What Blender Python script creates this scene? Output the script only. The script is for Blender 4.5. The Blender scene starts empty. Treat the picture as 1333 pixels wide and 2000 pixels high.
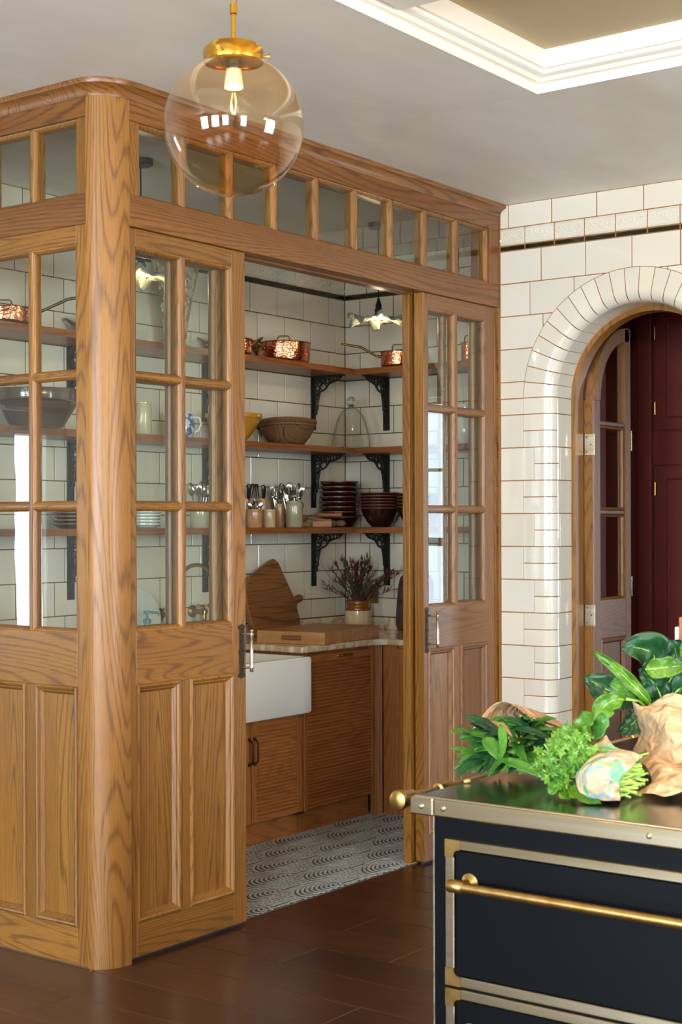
import bpy, bmesh, math, random
from math import sin, cos, pi, radians, sqrt, atan2
from mathutils import Vector, Matrix, noise
random.seed(7)
S = bpy.context.scene
COL = S.collection
YAW = .6401

# ------------------------------------------------------------------ camera
cd = bpy.data.cameras.new('camera')
cam = bpy.data.objects.new('camera', cd); COL.objects.link(cam)
cd.sensor_fit = 'VERTICAL'; cd.sensor_height = 36.0; cd.sensor_width = 24.0
cd.lens = 36.0 * 2931 / 2000
cd.shift_y = 0.012
cd.clip_start = .05; cd.clip_end = 100
cd.dof.use_dof = True; cd.dof.focus_distance = 5.6; cd.dof.aperture_fstop = 9.0
cam.matrix_world = (Matrix.Translation((0, 0, 1.48)) @ Matrix.Rotation(YAW - pi/2, 4, 'Z')
                    @ Matrix.Rotation(pi/2, 4, 'X') @ Matrix.Rotation(-.00314, 4, 'Z'))
S.camera = cam

# ------------------------------------------------------------------ world, lights, exposure
w = bpy.data.worlds.new('sky'); S.world = w; w.use_nodes = True
bg = w.node_tree.nodes['Background']
bg.inputs['Color'].default_value = (.78, .88, 1, 1); bg.inputs['Strength'].default_value = 1.3
def daylight(name, loc, look, sx, sz, power, col=(.70, .85, 1.0)):
    """skylight entering through one of the room's windows"""
    l = bpy.data.lights.new(name, 'AREA'); l.shape = 'RECTANGLE'; l.size = sx; l.size_y = sz
    l.energy = power; l.color = col
    o = bpy.data.objects.new(name, l); COL.objects.link(o); o.location = loc
    o.rotation_euler = Vector(look).to_track_quat('-Z', 'Y').to_euler()
    return o
WIN_A = [(-3.2, -.9), (-3.2, .9), (-3.2, 2.7)]          # windows of the far kitchen wall, behind the camera
for x, y in WIN_A: daylight('window_daylight', (x - .10, y, 1.7), (1, 0, .0), 1.15, 1.69, 135)
daylight('window_daylight', (-1.2, -3.30, 1.6), (0, 1, 0), 1.18, 1.79, 105)
daylight('window_daylight', (3.4, -3.30, 1.6), (0, 1, 0), 1.58, 1.79, 98)
daylight('french_door_daylight', (1.255, 6.585, 1.48), (.0, -1, 0), .25, 1.2, 8)
daylight('scullery_daylight', (9.26, 1.1, 1.35), (-1, 0, 0), .68, 2.05, 17)
S.view_settings.view_transform = 'Standard'; S.view_settings.look = 'None'
S.view_settings.exposure = 1.15; S.view_settings.gamma = 1; S.view_settings.use_curve_mapping = False
try:
    S.cycles.use_denoising = True; S.cycles.max_bounces = 10; S.cycles.transparent_max_bounces = 24
    S.cycles.caustics_reflective = False; S.cycles.caustics_refractive = False
    S.cycles.sample_clamp_indirect = 6
except Exception: pass

# ------------------------------------------------------------------ mesh helpers
class MB:
    def __init__(s, f=None): s.v = []; s.f = []; s.map = f
    def add(s, vs, fs):
        n = len(s.v)
        s.v += [tuple(s.map(*p)) if s.map else tuple(p) for p in vs]
        s.f += [tuple(i + n for i in f) for f in fs]; return s
    def box(s, x0, x1, y0, y1, z0, z1, b=0):
        if b <= 0:
            vs = [(x, y, z) for x in (x0, x1) for y in (y0, y1) for z in (z0, z1)]
            return s.add(vs, [(0,1,3,2),(4,6,7,5),(0,4,5,1),(2,3,7,6),(0,2,6,4),(1,5,7,3)])
        vs = []; idx = {}
        X = (x0, x1); Y = (y0, y1); Z = (z0, z1); sg = (1, -1)
        for i in (0, 1):
            for j in (0, 1):
                for k in (0, 1):
                    for a in range(3):
                        p = [X[i] + sg[i]*b, Y[j] + sg[j]*b, Z[k] + sg[k]*b]
                        q = [X[i], Y[j], Z[k]]; p[a] = q[a]
                        idx[i, j, k, a] = len(vs); vs.append(tuple(p))
        fs = []
        for a in range(3):
            o = [0, 1, 2]; o.remove(a)
            for e in (0, 1):
                q = []
                for u, v2 in ((0,0),(1,0),(1,1),(0,1)):
                    t = [0,0,0]; t[a] = e; t[o[0]] = u; t[o[1]] = v2; q.append(idx[t[0],t[1],t[2],a])
                fs.append(tuple(q))
            for u in (0, 1):
                for v2 in (0, 1):
                    q = []
                    for e, c in ((0,o[0]),(1,o[0]),(1,o[1]),(0,o[1])):
                        t = [0,0,0]; t[a] = e; t[o[0]] = u; t[o[1]] = v2; q.append(idx[t[0],t[1],t[2],c])
                    fs.append(tuple(q))
        for i in (0, 1):
            for j in (0, 1):
                for k in (0, 1): fs.append(tuple(idx[i,j,k,a] for a in range(3)))
        return s.add(vs, fs)
    def prism(s, poly, ax, a0, a1):
        """polygon (list of 2-tuples, in the two other axes in order) extruded along ax"""
        n = len(poly); vs = []
        for a in (a0, a1):
            for p in poly:
                q = list(p); q.insert(ax, a); vs.append(tuple(q))
        return s.add(vs, [tuple(range(n)), tuple(range(2*n-1, n-1, -1))] + [(i, (i+1) % n, n+(i+1) % n, n+i) for i in range(n)])
    def lathe(s, prof, c=(0,0,0), seg=32, ax=2, a0=0, a1=2*pi):
        """profile [(r, h)] turned about an axis through c"""
        full = abs(a1-a0) > 6.28; m = seg if full else seg+1
        vs = []; fs = []; rows = []
        for r, h in prof:
            if r < 1e-6:
                rows.append([len(vs)]); q = [0,0,0]; q[ax] = h; vs.append(tuple(q))
            else:
                row = []
                for i in range(m):
                    a = a0+(a1-a0)*i/seg
                    q = [r*cos(a), r*sin(a)]; q.insert(ax, h); row.append(len(vs)); vs.append(tuple(q))
                rows.append(row)
        for a, b in zip(rows, rows[1:]):
            for i in range(seg if full else seg):
                j = (i+1) % m if full else i+1
                if len(a) == 1 and len(b) == 1: continue
                if len(a) == 1: fs.append((a[0], b[j], b[i]))
                elif len(b) == 1: fs.append((a[i], a[j], b[0]))
                else: fs.append((a[i], a[j], b[j], b[i]))
        return s.add([(x+c[0], y+c[1], z+c[2]) for x, y, z in vs], fs)
    def tube(s, pts, r, seg=8, closed=False, flat=None):
        pts = [Vector(p) for p in pts]; n = len(pts)
        rs = r if isinstance(r, (list, tuple)) else [r]*n
        T = []
        for i in range(n):
            a = pts[(i-1) % n] if (closed or i) else pts[0]
            b = pts[(i+1) % n] if (closed or i < n-1) else pts[-1]
            T.append((b-a).normalized())
        up = Vector((0,0,1)) if abs(T[0].z) < .9 else Vector((1,0,0))
        nn = T[0].cross(up).normalized(); vs = []
        for i in range(n):
            nn = (nn - T[i]*nn.dot(T[i])).normalized(); bb = T[i].cross(nn)
            for k in range(seg):
                a = 2*pi*k/seg
                d = nn*cos(a)*rs[i] + bb*sin(a)*rs[i]
                if flat: d = Vector((d.x*flat[0], d.y*flat[1], d.z*flat[2]))
                vs.append(tuple(pts[i]+d))
        fs = []
        for i in range(n if closed else n-1):
            j = (i+1) % n
            for k in range(seg): fs.append((i*seg+k, i*seg+(k+1) % seg, j*seg+(k+1) % seg, j*seg+k))
        if not closed: fs += [tuple(range(seg)), tuple(range((n-1)*seg, n*seg))]
        return s.add(vs, fs)
    def ball(s, c, r, seg=12, rings=8, sc=(1,1,1)):
        prof = [(r*sin(pi*i/rings), -r*cos(pi*i/rings)) for i in range(rings+1)]
        prof[0] = (0, -r); prof[-1] = (0, r)
        m = MB().lathe(prof, seg=seg)
        return s.add([(x*sc[0]+c[0], y*sc[1]+c[1], z*sc[2]+c[2]) for x, y, z in m.v], m.f)
    def ring(s, u0, u1, v0, v1, prof):
        """picture-frame sweep round a rectangle in (u, v); prof = [(inset, depth)]"""
        vs = []
        for d, q in prof: vs += [(u0+d, v0+d, q), (u1-d, v0+d, q), (u1-d, v1-d, q), (u0+d, v1-d, q)]
        fs = [(i*4+k, i*4+(k+1) % 4, i*4+4+(k+1) % 4, i*4+4+k) for i in range(len(prof)-1) for k in range(4)]
        return s.add([(u, v2, q) for u, v2, q in vs], fs)
    def grid(s, P, nu, nv, wrap=False):
        vs = [P(i/nu, j/nv) for j in range(nv+1) for i in range(nu+1)]
        return s.add(vs, [(j*(nu+1)+i, j*(nu+1)+i+1, (j+1)*(nu+1)+i+1, (j+1)*(nu+1)+i) for j in range(nv) for i in range(nu)])
    def mesh(s, name, m, off=(0,0,0), smooth=None):
        me = bpy.data.meshes.new(name)
        me.from_pydata([(x-off[0], y-off[1], z-off[2]) for x, y, z in s.v], [], s.f)
        bm = bmesh.new(); bm.from_mesh(me)
        if smooth is not None and smooth > 0: bmesh.ops.remove_doubles(bm, verts=bm.verts, dist=1e-5)
        bmesh.ops.recalc_face_normals(bm, faces=bm.faces)
        bm.to_mesh(me); bm.free()
        if smooth is not None:
            me.shade_smooth(); me.set_sharp_from_angle(angle=radians(abs(smooth)))
        me.materials.append(m); return me

def base(o):
    while o.parent: o = o.parent
    return tuple(o.location)
def thing(name, label, cat, loc=(0,0,0), group=None, kind=None, rz=0):
    o = bpy.data.objects.new(name, None); COL.objects.link(o); o.location = loc; o.rotation_euler = (0,0,rz)
    o.empty_display_size = .05
    if label: o['label'] = label
    if cat: o['category'] = cat
    if group: o['group'] = group
    if kind: o['kind'] = kind
    return o
def part(par, name, mb, m, smooth=None, label=None, stuff=False, local=False, mods=None):
    """a mesh of its own under par; mb is in world coordinates, or in the thing's own when local"""
    me = mb if isinstance(mb, bpy.types.Mesh) else mb.mesh(name, m, (0,0,0) if (local or par is None) else base(par), smooth)
    o = bpy.data.objects.new(name, me); COL.objects.link(o)
    if par is not None: o.parent = par
    if label: o['label'] = label
    if stuff: o['kind'] = 'stuff'
    for mo in mods or []:
        x = o.modifiers.new(mo[0], mo[0])
        for k, v2 in mo[1].items(): setattr(x, k, v2)
    return o
def solo(name, mb, m, label, cat, loc=(0,0,0), smooth=None, group=None, kind=None, rz=0, mods=None):
    """a thing that is one mesh (mb in its own coordinates)"""
    o = part(None, name, mb, m, smooth, mods=mods); o.location = loc; o.rotation_euler = (0,0,rz)
    if label: o['label'] = label
    if cat: o['category'] = cat
    if group: o['group'] = group
    if kind: o['kind'] = kind
    return o
def copy_thing(o, loc=None, rz=None, label=None, rot=None):
    def rec(a, p):
        c = a.copy(); COL.objects.link(c)
        if p is not None: c.parent = p
        for ch in kids.get(a.name, []): rec(ch, c)
        return c
    kids = {}
    def walk(a):
        kids[a.name] = list(a.children)
        for ch in a.children: walk(ch)
    walk(o); c = rec(o, None)
    if loc is not None: c.location = loc
    if rz is not None: c.rotation_euler = (0,0,rz)
    if rot is not None: c.rotation_euler = rot
    if label: c['label'] = label
    return c

# ------------------------------------------------------------------ materials
def hx(h):
    h = h.lstrip('#'); c = [int(h[i:i+2], 16)/255 for i in (0,2,4)]
    return tuple(x/12.92 if x <= .04045 else ((x+.055)/1.055)**2.4 for x in c) + (1,)
def mk(name):
    m = bpy.data.materials.new(name); m.use_nodes = True; nt = m.node_tree
    return m, nt, nt.nodes['Principled BSDF']
def N(nt, t, ins=None, **props):
    n = nt.nodes.new(t)
    for k, v2 in props.items(): setattr(n, k, v2)
    for k, v2 in (ins or {}).items():
        if hasattr(v2, 'is_linked') or isinstance(v2, bpy.types.NodeSocket): nt.links.new(v2, n.inputs[k])
        else: n.inputs[k].default_value = v2
    return n
def M_(nt, op, a, b=None, c=None, clamp=False):
    ins = {0: a}
    if b is not None: ins[1] = b
    if c is not None: ins[2] = c
    n = N(nt, 'ShaderNodeMath', ins, operation=op); n.use_clamp = clamp; return n.outputs[0]
def V_(nt, op, a, b):
    return N(nt, 'ShaderNodeVectorMath', {0: a, 1: b}, operation=op).outputs[0]
def mixc(nt, f, a, b, mode='MIX'):
    n = nt.nodes.new('ShaderNodeMix'); n.data_type = 'RGBA'; n.blend_type = mode
    for i, v2 in ((0, f), (6, a), (7, b)):
        if isinstance(v2, bpy.types.NodeSocket): nt.links.new(v2, n.inputs[i])
        else: n.inputs[i].default_value = v2
    return n.outputs[2]
def rng(nt, v2, a, b, c=0., d=1.):
    return N(nt, 'ShaderNodeMapRange', {0: v2, 1: a, 2: b, 3: c, 4: d}).outputs[0]
def nz(nt, vec, scale, detail=2., rough=.5, dist=0.):
    return N(nt, 'ShaderNodeTexNoise', {'Vector': vec, 'Scale': scale, 'Detail': detail, 'Roughness': rough, 'Distortion': dist}).outputs[0]
def coords(nt, shift=True):
    tc = N(nt, 'ShaderNodeTexCoord').outputs['Object']
    if not shift: return tc, None
    r = N(nt, 'ShaderNodeObjectInfo').outputs['Random']
    cb = N(nt, 'ShaderNodeCombineXYZ', {0: M_(nt, 'MULTIPLY', r, 31.), 1: M_(nt, 'MULTIPLY', r, 17.3), 2: M_(nt, 'MULTIPLY', r, 23.7)}).outputs[0]
    return V_(nt, 'ADD', tc, cb), r
def bump(nt, bs, h, strength, dist=.002):
    b = N(nt, 'ShaderNodeBump', {'Height': h, 'Strength': strength, 'Distance': dist})
    nt.links.new(b.outputs[0], bs.inputs['Normal'])
_w = {}
def wood(axis='Z', light='a06c2a', dark='80501c', line='4e2b0d', rough=.36, freq=56., scale=3.8, lines=.6, coat=.15):
    key = (axis, light, dark, line, rough, freq, scale, lines)
    if key in _w: return _w[key]
    m, nt, bs = mk('oak_' + axis.lower())
    v2, r = coords(nt)
    sc = {'X': (.09,1,1), 'Y': (1,.09,1), 'Z': (1,1,.09)}[axis]
    sp = {'X': (.035,1,1), 'Y': (1,.035,1), 'Z': (1,1,.035)}[axis]
    vv = V_(nt, 'MULTIPLY', v2, sc)
    n1 = nz(nt, vv, scale, 1.6, .4, .2)
    tri = M_(nt, 'PINGPONG', M_(nt, 'MULTIPLY', n1, freq), .5)
    edge = nz(nt, V_(nt, 'MULTIPLY', v2, sp), 160., 2., .6)
    ln = rng(nt, M_(nt, 'ADD', tri, M_(nt, 'MULTIPLY', M_(nt, 'SUBTRACT', edge, .5), .55)), .0, .22, 1., 0.)
    pores = rng(nt, nz(nt, V_(nt, 'MULTIPLY', v2, sp), 330., 2., .6), .52, .68)
    tone = rng(nt, nz(nt, vv, 2.6, 3., .6), .3, .7)
    c = mixc(nt, tone, hx(light), hx(dark))
    c = mixc(nt, M_(nt, 'MULTIPLY', ln, lines), c, hx(line))
    c = mixc(nt, M_(nt, 'MULTIPLY', pores, .38), c, hx(line))
    hv = N(nt, 'ShaderNodeHueSaturation', {'Value': rng(nt, r, 0., 1., .88, 1.12), 'Color': c}).outputs[0]
    nt.links.new(hv, bs.inputs['Base Color'])
    bs.inputs['Roughness'].default_value = rough; bs.inputs['Coat Weight'].default_value = coat; bs.inputs['Coat Roughness'].default_value = .25
    bump(nt, bs, M_(nt, 'ADD', ln, pores), -.12)
    _w[key] = m; return m
def plain(name, c, rough=.5, metal=0., noise_=None, bmp=None, coat=0., c2=None, coatr=.1, spec=.5, scale3=None):
    """c, c2 base colours; noise_=(scale, lo, hi) mixes to c2; bmp=(scale, strength)"""
    m, nt, bs = mk(name)
    bs.inputs['Base Color'].default_value = hx(c); bs.inputs['Roughness'].default_value = rough
    bs.inputs['Metallic'].default_value = metal; bs.inputs['Coat Weight'].default_value = coat
    bs.inputs['Coat Roughness'].default_value = coatr; bs.inputs['Specular IOR Level'].default_value = spec
    if noise_ or bmp: v2, r = coords(nt)
    if scale3: v2 = V_(nt, 'MULTIPLY', v2, scale3)
    if noise_:
        nt.links.new(mixc(nt, rng(nt, nz(nt, v2, noise_[0], 4., .6), noise_[1], noise_[2]), hx(c), hx(c2)), bs.inputs['Base Color'])
    if bmp: bump(nt, bs, nz(nt, v2, bmp[0], 3.), bmp[1], bmp[2] if len(bmp) > 2 else .002)
    return m
def glass(name, tint=(.93, .96, .935, 1), rough=.0, ior=1.5, wav=.02, edge=None):
    """thin sheet glass: clear straight through, Fresnel reflection on both faces"""
    m, nt, bs = mk(name); out = nt.nodes['Material Output']; nt.nodes.remove(bs)
    v2, r = coords(nt)
    b = N(nt, 'ShaderNodeBump', {'Height': nz(nt, V_(nt, 'MULTIPLY', v2, (1,1,.35)), 7., 2.), 'Strength': wav, 'Distance': .02}).outputs[0]
    fr = N(nt, 'ShaderNodeFresnel', {'IOR': ior}).outputs[0]      # inner faces of the sheet reflect nothing back
    fr = M_(nt, 'MULTIPLY', fr, M_(nt, 'SUBTRACT', 1., N(nt, 'ShaderNodeNewGeometry').outputs['Backfacing']))
    tcol = tint
    if edge:      # a longer path through the wall towards the silhouette deepens the tint
        fc = N(nt, 'ShaderNodeLayerWeight', {'Blend': .5}).outputs['Facing']
        tcol = mixc(nt, M_(nt, 'POWER', fc, 4.), tint, edge)
    tr = N(nt, 'ShaderNodeBsdfTransparent', {'Color': tcol}).outputs[0]
    gl = N(nt, 'ShaderNodeBsdfGlossy', {'Color': (1,1,1,1), 'Roughness': rough, 'Normal': b}).outputs[0]
    nt.links.new(N(nt, 'ShaderNodeMixShader', {0: fr, 1: tr, 2: gl}).outputs[0], out.inputs[0])
    return m
def oak(a): return wood(a)
def cab(a): return wood(a, 'b8743a', '96592a', '5c3215', .42, 30., 4.5, .38)
def shelfoak(a): return wood(a, 'a8632c', '7d4419', '4a250c', .4, 24., 4., .55)
def brownoak(a): return wood(a, '9c6c3c', '7d502a', '523015', .42, 50., 3.8, .5)

def tile_mat(name, c, rough=.07):
    m, nt, bs = mk(name); v2, r = coords(nt)
    hv = N(nt, 'ShaderNodeHueSaturation', {'Value': rng(nt, r, 0., 1., .95, 1.04), 'Saturation': rng(nt, M_(nt, 'FRACT', M_(nt, 'MULTIPLY', r, 7.7)), 0., 1., .9, 1.12), 'Color': hx(c)}).outputs[0]
    nt.links.new(hv, bs.inputs['Base Color'])
    bs.inputs['Roughness'].default_value = rough; bs.inputs['Coat Weight'].default_value = .5; bs.inputs['Coat Roughness'].default_value = .03
    h = M_(nt, 'ADD', nz(nt, v2, 9., 1.), M_(nt, 'MULTIPLY', nz(nt, v2, 60., 2.), .06))
    bump(nt, bs, h, .22, .006); return m
TILE = tile_mat('cream_glazed_tile', 'e5dac6')
GREEN = tile_mat('dark_green_glaze', '14210f', .1)
GROUT = plain('ochre_grout', '9c6632', .95, bmp=(200, .4))
GROUTD = plain('brown_grout', '5c3d26', .95, bmp=(200, .4))
PLASTER = plain('lime_plaster', 'd6ccbd', .75, noise_=(1.7, .35, .7), c2='c9bfae', bmp=(30, .05))
CEIL = plain('polished_plaster_ceiling', 'efeade', .6, noise_=(1.3, .35, .68), c2='e2dbcd', scale3=(.7, 2., 1), bmp=(5, .04))
WHITEP = plain('cream_white_paint', 'efe7d8', .45)
LINEN = plain('beige_ceiling_panel', 'c9b68f', .7, noise_=(90, .3, .7), c2='b8a47e', scale3=(1, 12, 1))
PANE = glass('window_pane_glass', wav=.009)
BRASS = plain('aged_brass', 'b8965c', .36, 1., noise_=(30, .4, .7), c2='a07c42')
BRASSP = plain('polished_brass', 'dcae4a', .16, 1.)
BRASSD = plain('dark_antique_brass', '8a6a3c', .38, 1.)
NICKEL = plain('brushed_nickel_trim', 'cbbfa6', .3, 1., noise_=(4, .3, .7), c2='b3a07c', scale3=(1, .2, 12))
IRON = plain('black_iron', '34332f', .5, .7, bmp=(60, .3))
IRONB = plain('bronzed_iron', '4a3f36', .45, .8, bmp=(60, .2))
ENAMEL = plain('black_enamel', '060709', .45, 0., spec=.12)
STEEL = plain('brushed_steel_top', '8a8884', .2, 1., bmp=(1, .0))
PORC = plain('white_fireclay', 'eeeae2', .12, coat=.4)
REDP = plain('oxblood_paint', '8a4038', .42, noise_=(3, .3, .7), c2='7c3632')
DARK = plain('dark_recess', '1a1210', .8)
FLEX = plain('black_fabric_cord', '0c0c10', .8)
RED2 = plain('joint_wax', 'd0783a', .7)
COPPER, _nt, _bs = mk('hammered_copper')
_v, _r = coords(_nt)
_bs.inputs['Base Color'].default_value = hx('d98c66'); _bs.inputs['Metallic'].default_value = 1; _bs.inputs['Roughness'].default_value = .17
bump(_nt, _bs, N(_nt, 'ShaderNodeTexVoronoi', {'Vector': _v, 'Scale': 95.}).outputs[0], .32, .003)
# marble worktop
MARBLE, _nt, _bs = mk('onyx_marble'); _v, _r = coords(_nt, False)
_n = nz(_nt, _v, 3.2, 5., .6, 1.6)
_vein = rng(_nt, M_(_nt, 'ABSOLUTE', M_(_nt, 'SUBTRACT', _n, .5)), 0., .07, 1., 0.)
_c = mixc(_nt, rng(_nt, nz(_nt, _v, 2., 3., .6, .8), .4, .65), hx('ece2cc'), hx('dcc49a'))
_nt.links.new(mixc(_nt, M_(_nt, 'MULTIPLY', _vein, .75), _c, hx('b98a4c')), _bs.inputs['Base Color'])
_bs.inputs['Roughness'].default_value = .16; _bs.inputs['Coat Weight'].default_value = .3

# ------------------------------------------------------------------ measured places
XL, YF, XW = 3.508, 3.588, 6.064       # left face, front face of the pantry, arch wall
YB, XR = 5.058, 6.834                  # pantry back wall and right wall
H = 2.963
ROW = .1525; Z0 = 2.747                # tile course height, underside of the dark green band

# ------------------------------------------------------------------ floor
fl = thing('floor', 'dark brown oak plank floor of the kitchen', None, (0, 0, 0), kind='structure')
part(fl, 'subfloor', MB().box(-3.3, 9.3, -3.3, 6.7, -.05, -.0022), RED2)
PLANK = wood('Y', '4c2610', '381a0a', '210e05', .31, 20., 3.2, .6, .3)
_pm = {}
def plank(x, y0, y1):
    L = round(y1-y0, 3); wd = .2185
    if L not in _pm: _pm[L] = MB().box(.0006, wd-.0012, .0012, L-.0012, -.02, 0, .0016).mesh('plank', PLANK)
    o = part(fl, 'plank', _pm[L], PLANK); o.location = (x+.001, y0, 0)
i = 0
x = 5.041 + .2205*5
joints = {3.498: [3.9], 3.718: [2.745, 4.9], 3.938: [1.2], 4.597: []}
while x > -3.3:
    x -= .2205; i += 1
    top = 6.6 if x + .1 < XL else 3.6492
    if x > 5.9: top = 3.6
    cuts = []
    rr = random.Random(i*13)
    y = -3.2 + rr.uniform(.3, 1.6)
    while y < top-.35: cuts.append(round(y, 1)); y += rr.choice([1.3, 1.6, 1.9])
    if abs(x-4.379) < .03: cuts = [-1.4, .4, 1.7, 3.26]
    if abs(x-3.498) < .03: cuts = [-2.2, -.6, 1.0, 2.7]
    ys = [-3.2] + cuts + [top]
    for a, b in zip(ys, ys[1:]): plank(x, a, b)
part(fl, 'edge_board', MB().box(3.4972, 3.56, 3.66, 6.6, -.02, -.0005), PLANK)
part(fl, 'scullery_board', MB().box(XW, 9.2, 0, 6.6, -.02, 0), wood('X', '4a2815', '3a1c0e', '201007', .4, 20., 3., .5))

# pantry mosaic: nested fans of small stone chips on dark grout
mf = thing('floor_mosaic', 'pale grey mosaic floor of nested fans inside the pantry', None, (0, 0, 0), kind='structure')
part(mf, 'mosaic_bed', MB().box(XL, XR, 3.6500, YB, -.02, .0008), plain('mosaic_grout', '5b564e', .9))
A, B = .30, .137
t0x, t0y = 4.673, 3.69
fans = []
for i in range(-8, 14):
    for j in range(-6, 8):
        tx = t0x + .2355*i; ty = t0y + .133*(i % 2) + .266*j + .004*i
        if XL-.4 < tx < XR+.1 and 3.4 < ty < 5.2: fans.append((tx+A, ty))
chips = MB(); seen = 0
EXT = .27
def inside(px, py, cx, cy): return abs(py-cy) < B and ((px-cx)/A)**2*(px < cx)+((py-cy)/B)**2 < 1 and px < cx+EXT
for cx, cy in fans:
    nx = [(ax, ay) for ax, ay in fans if ax > cx+.01 and abs(ax-cx) < .9 and abs(ay-cy) < .35]
    t = 1.
    while t > .05:
        pts = []; n = max(3, int(pi*A*t*.60/.0150))
        for q in range(n):
            a = pi/2+pi*(q+.5)/n; dx, dy = -A*t*sin(a), B*t*cos(a); l = sqrt(dx*dx+dy*dy)
            pts.append((cx+A*t*cos(a), cy+B*t*sin(a), dx/l, dy/l))
        for q in range(int(EXT/.0155)):
            for sg_ in (1, -1): pts.append((cx+.008+q*.0155, cy+sg_*B*t, 1, 0))
        for px, py, dx, dy in pts:
            if not (4.1 < px < XR-.01 and 3.658 < py < 4.6) or any(inside(px, py, ax, ay) for ax, ay in nx): continue
            hw, hh = .0067, .0055; z = .0024+random.random()*.0006
            c4 = [(px+dx*u*hw-dy*v3*hh, py+dy*u*hw+dx*v3*hh) for u, v3 in ((-1,-1),(1,-1),(1,1),(-1,1))]
            chips.add([(p[0], p[1], z) for p in c4]+[(p[0], p[1], .0005) for p in c4], [(0,1,2,3),(0,4,5,1),(1,5,6,2),(2,6,7,3),(3,7,4,0)])
        t -= .0132/B*.94
_m, _nt, _bs = mk('mosaic_chip'); _v, _r = coords(_nt, False)
_nt.links.new(mixc(_nt, rng(_nt, nz(_nt, _v, 60., 3.), .35, .65), hx('bcbbb6'), hx('a09f9a')), _bs.inputs['Base Color']); _bs.inputs['Roughness'].default_value = .38
part(mf, 'mosaic_chip', chips, _m, stuff=True)

# ------------------------------------------------------------------ ceiling with a recessed coffer
ce = thing('ceiling', 'pale mottled plaster ceiling of the kitchen', None, (0, 0, H), kind='structure')
CX, CY = 4.561, 2.546; CX0, CY0 = -2.4, -2.4
for a in ((-3.3, CX0, -3.3, 6.7), (CX, 9.3, -3.3, 6.7), (CX0, CX, -3.3, CY0), (CX0, CX, CY, 6.7)):
    part(ce, 'plaster_field', MB().box(a[0], a[1], a[2], a[3], H, H+.25), CEIL)
cofr = thing('trim_1', 'cream white stepped moulding round the recessed ceiling coffer', None, (CX, CY, H), kind='structure')
part(cofr, 'moulding', MB(lambda u, v2, q: (u, v2, q)).ring(CX0, CX, CY0, CY,
     [(0, H-.0005), (.001, H-.001), (.002, H+.030), (.020, H+.032), (.024, H+.037), (.03, H+.043), (.043, H+.046), (.05, H+.052), (.052, H+.062), (.062, H+.064), (.064, H+.125)]), WHITEP, 30)
part(cofr, 'coffer_panel', MB().box(CX0, CX, CY0, CY, H+.125, H+.2), LINEN)
part(cofr, 'cross_beam', MB().box(3.42, 3.663, CY0, CY-.045, H+.032, H+.125, .006), WHITEP)
part(cofr, 'cross_beam', MB().box(1.2, 1.44, CY0, CY-.045, H+.032, H+.125, .006), WHITEP)

# ------------------------------------------------------------------ tiled walls
TH = .009; J = .0044
_tm = {}
def tile(par, name, M, u0, u1, v0, v1, m=TILE, th=TH, axis='X'):
    """one tile; its mesh is shared by all of its size"""
    g = J/2; W_, H_ = round(u1-u0-J, 4), round(v1-v0-J, 4)
    if W_ < .004 or H_ < .004: return
    key = (axis, W_, H_, m.name, th)
    if key not in _tm:
        mb = MB().box(0, th, 0, W_, 0, H_, .0018) if axis == 'X' else MB().box(0, W_, 0, th, 0, H_, .0018)
        _tm[key] = mb.mesh(name, m)
    o = part(par, name, _tm[key], m)
    b = base(par)
    o.location = ((M - b[0], u0+g-b[1], v0+g-b[2]) if axis == 'X' else (u0+g-b[0], M-b[1], v0+g-b[2]))
    o.rotation_euler = tuple(random.uniform(-.0016, .0016) for _ in range(3))
    return o
_rm = {}
def relief(par, M, u0, u1, v0, v1, axis):
    """embossed frieze tile: raised border and leafy scrolls"""
    W_, H_ = round(u1-u0-J, 3), round(v1-v0-J, 3)
    if W_ < .03: return tile(par, 'tile', M, u0, u1, v0, v1, TILE, TH, axis)
    key = (axis, W_)
    if key not in _rm:
        mb = MB().box(0, W_, 0, .008, 0, H_, .0015)
        for z in (.006, H_-.006): mb.tube([(.003, -.0005, z), (W_-.003, -.0005, z)], .0022, 5)
        n = max(1, round(W_/.05))
        for k in range(n):
            c = W_*(k+.5)/n; s = 1 if k % 2 else -1
            pts = []
            for t in range(15):
                a = t*.42; r = .017*(1-t/17)
                pts.append((c+s*(r*cos(a)-.004), -.0005, H_/2+r*sin(a)*1.15))
            mb.tube(pts, [.0034-.00015*t for t in range(15)], 5)
            mb.ball((c, -.0005, H_/2), .0048, 6, 4)
            for sx in (-1, 1): mb.ball((c+sx*.021, -.0003, H_/2+s*sx*.014), .0055, 6, 4, (.6, .6, 1.3))
        if axis == 'X': mb.v = [(-0.0+y, x2, z) for x2, y, z in mb.v]
        _rm[key] = mb.mesh('relief_tile', TILE, smooth=-40)
    o = part(par, 'relief_tile', _rm[key], TILE); b = base(par)
    o.location = (M-b[0], u0+J/2-b[1], v0+J/2-b[2]) if axis == 'X' else (u0+J/2-b[0], M-b[1], v0+J/2-b[2])
def strip(first, pitch, lo, hi):
    """joint positions first + k*pitch clipped to lo..hi"""
    k = math.ceil((lo-first)/pitch - 1e-6); out = [lo]
    while first+k*pitch < hi-.004:
        if first+k*pitch > lo+.004: out.append(first+k*pitch)
        k += 1
    return out+[hi]
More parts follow.
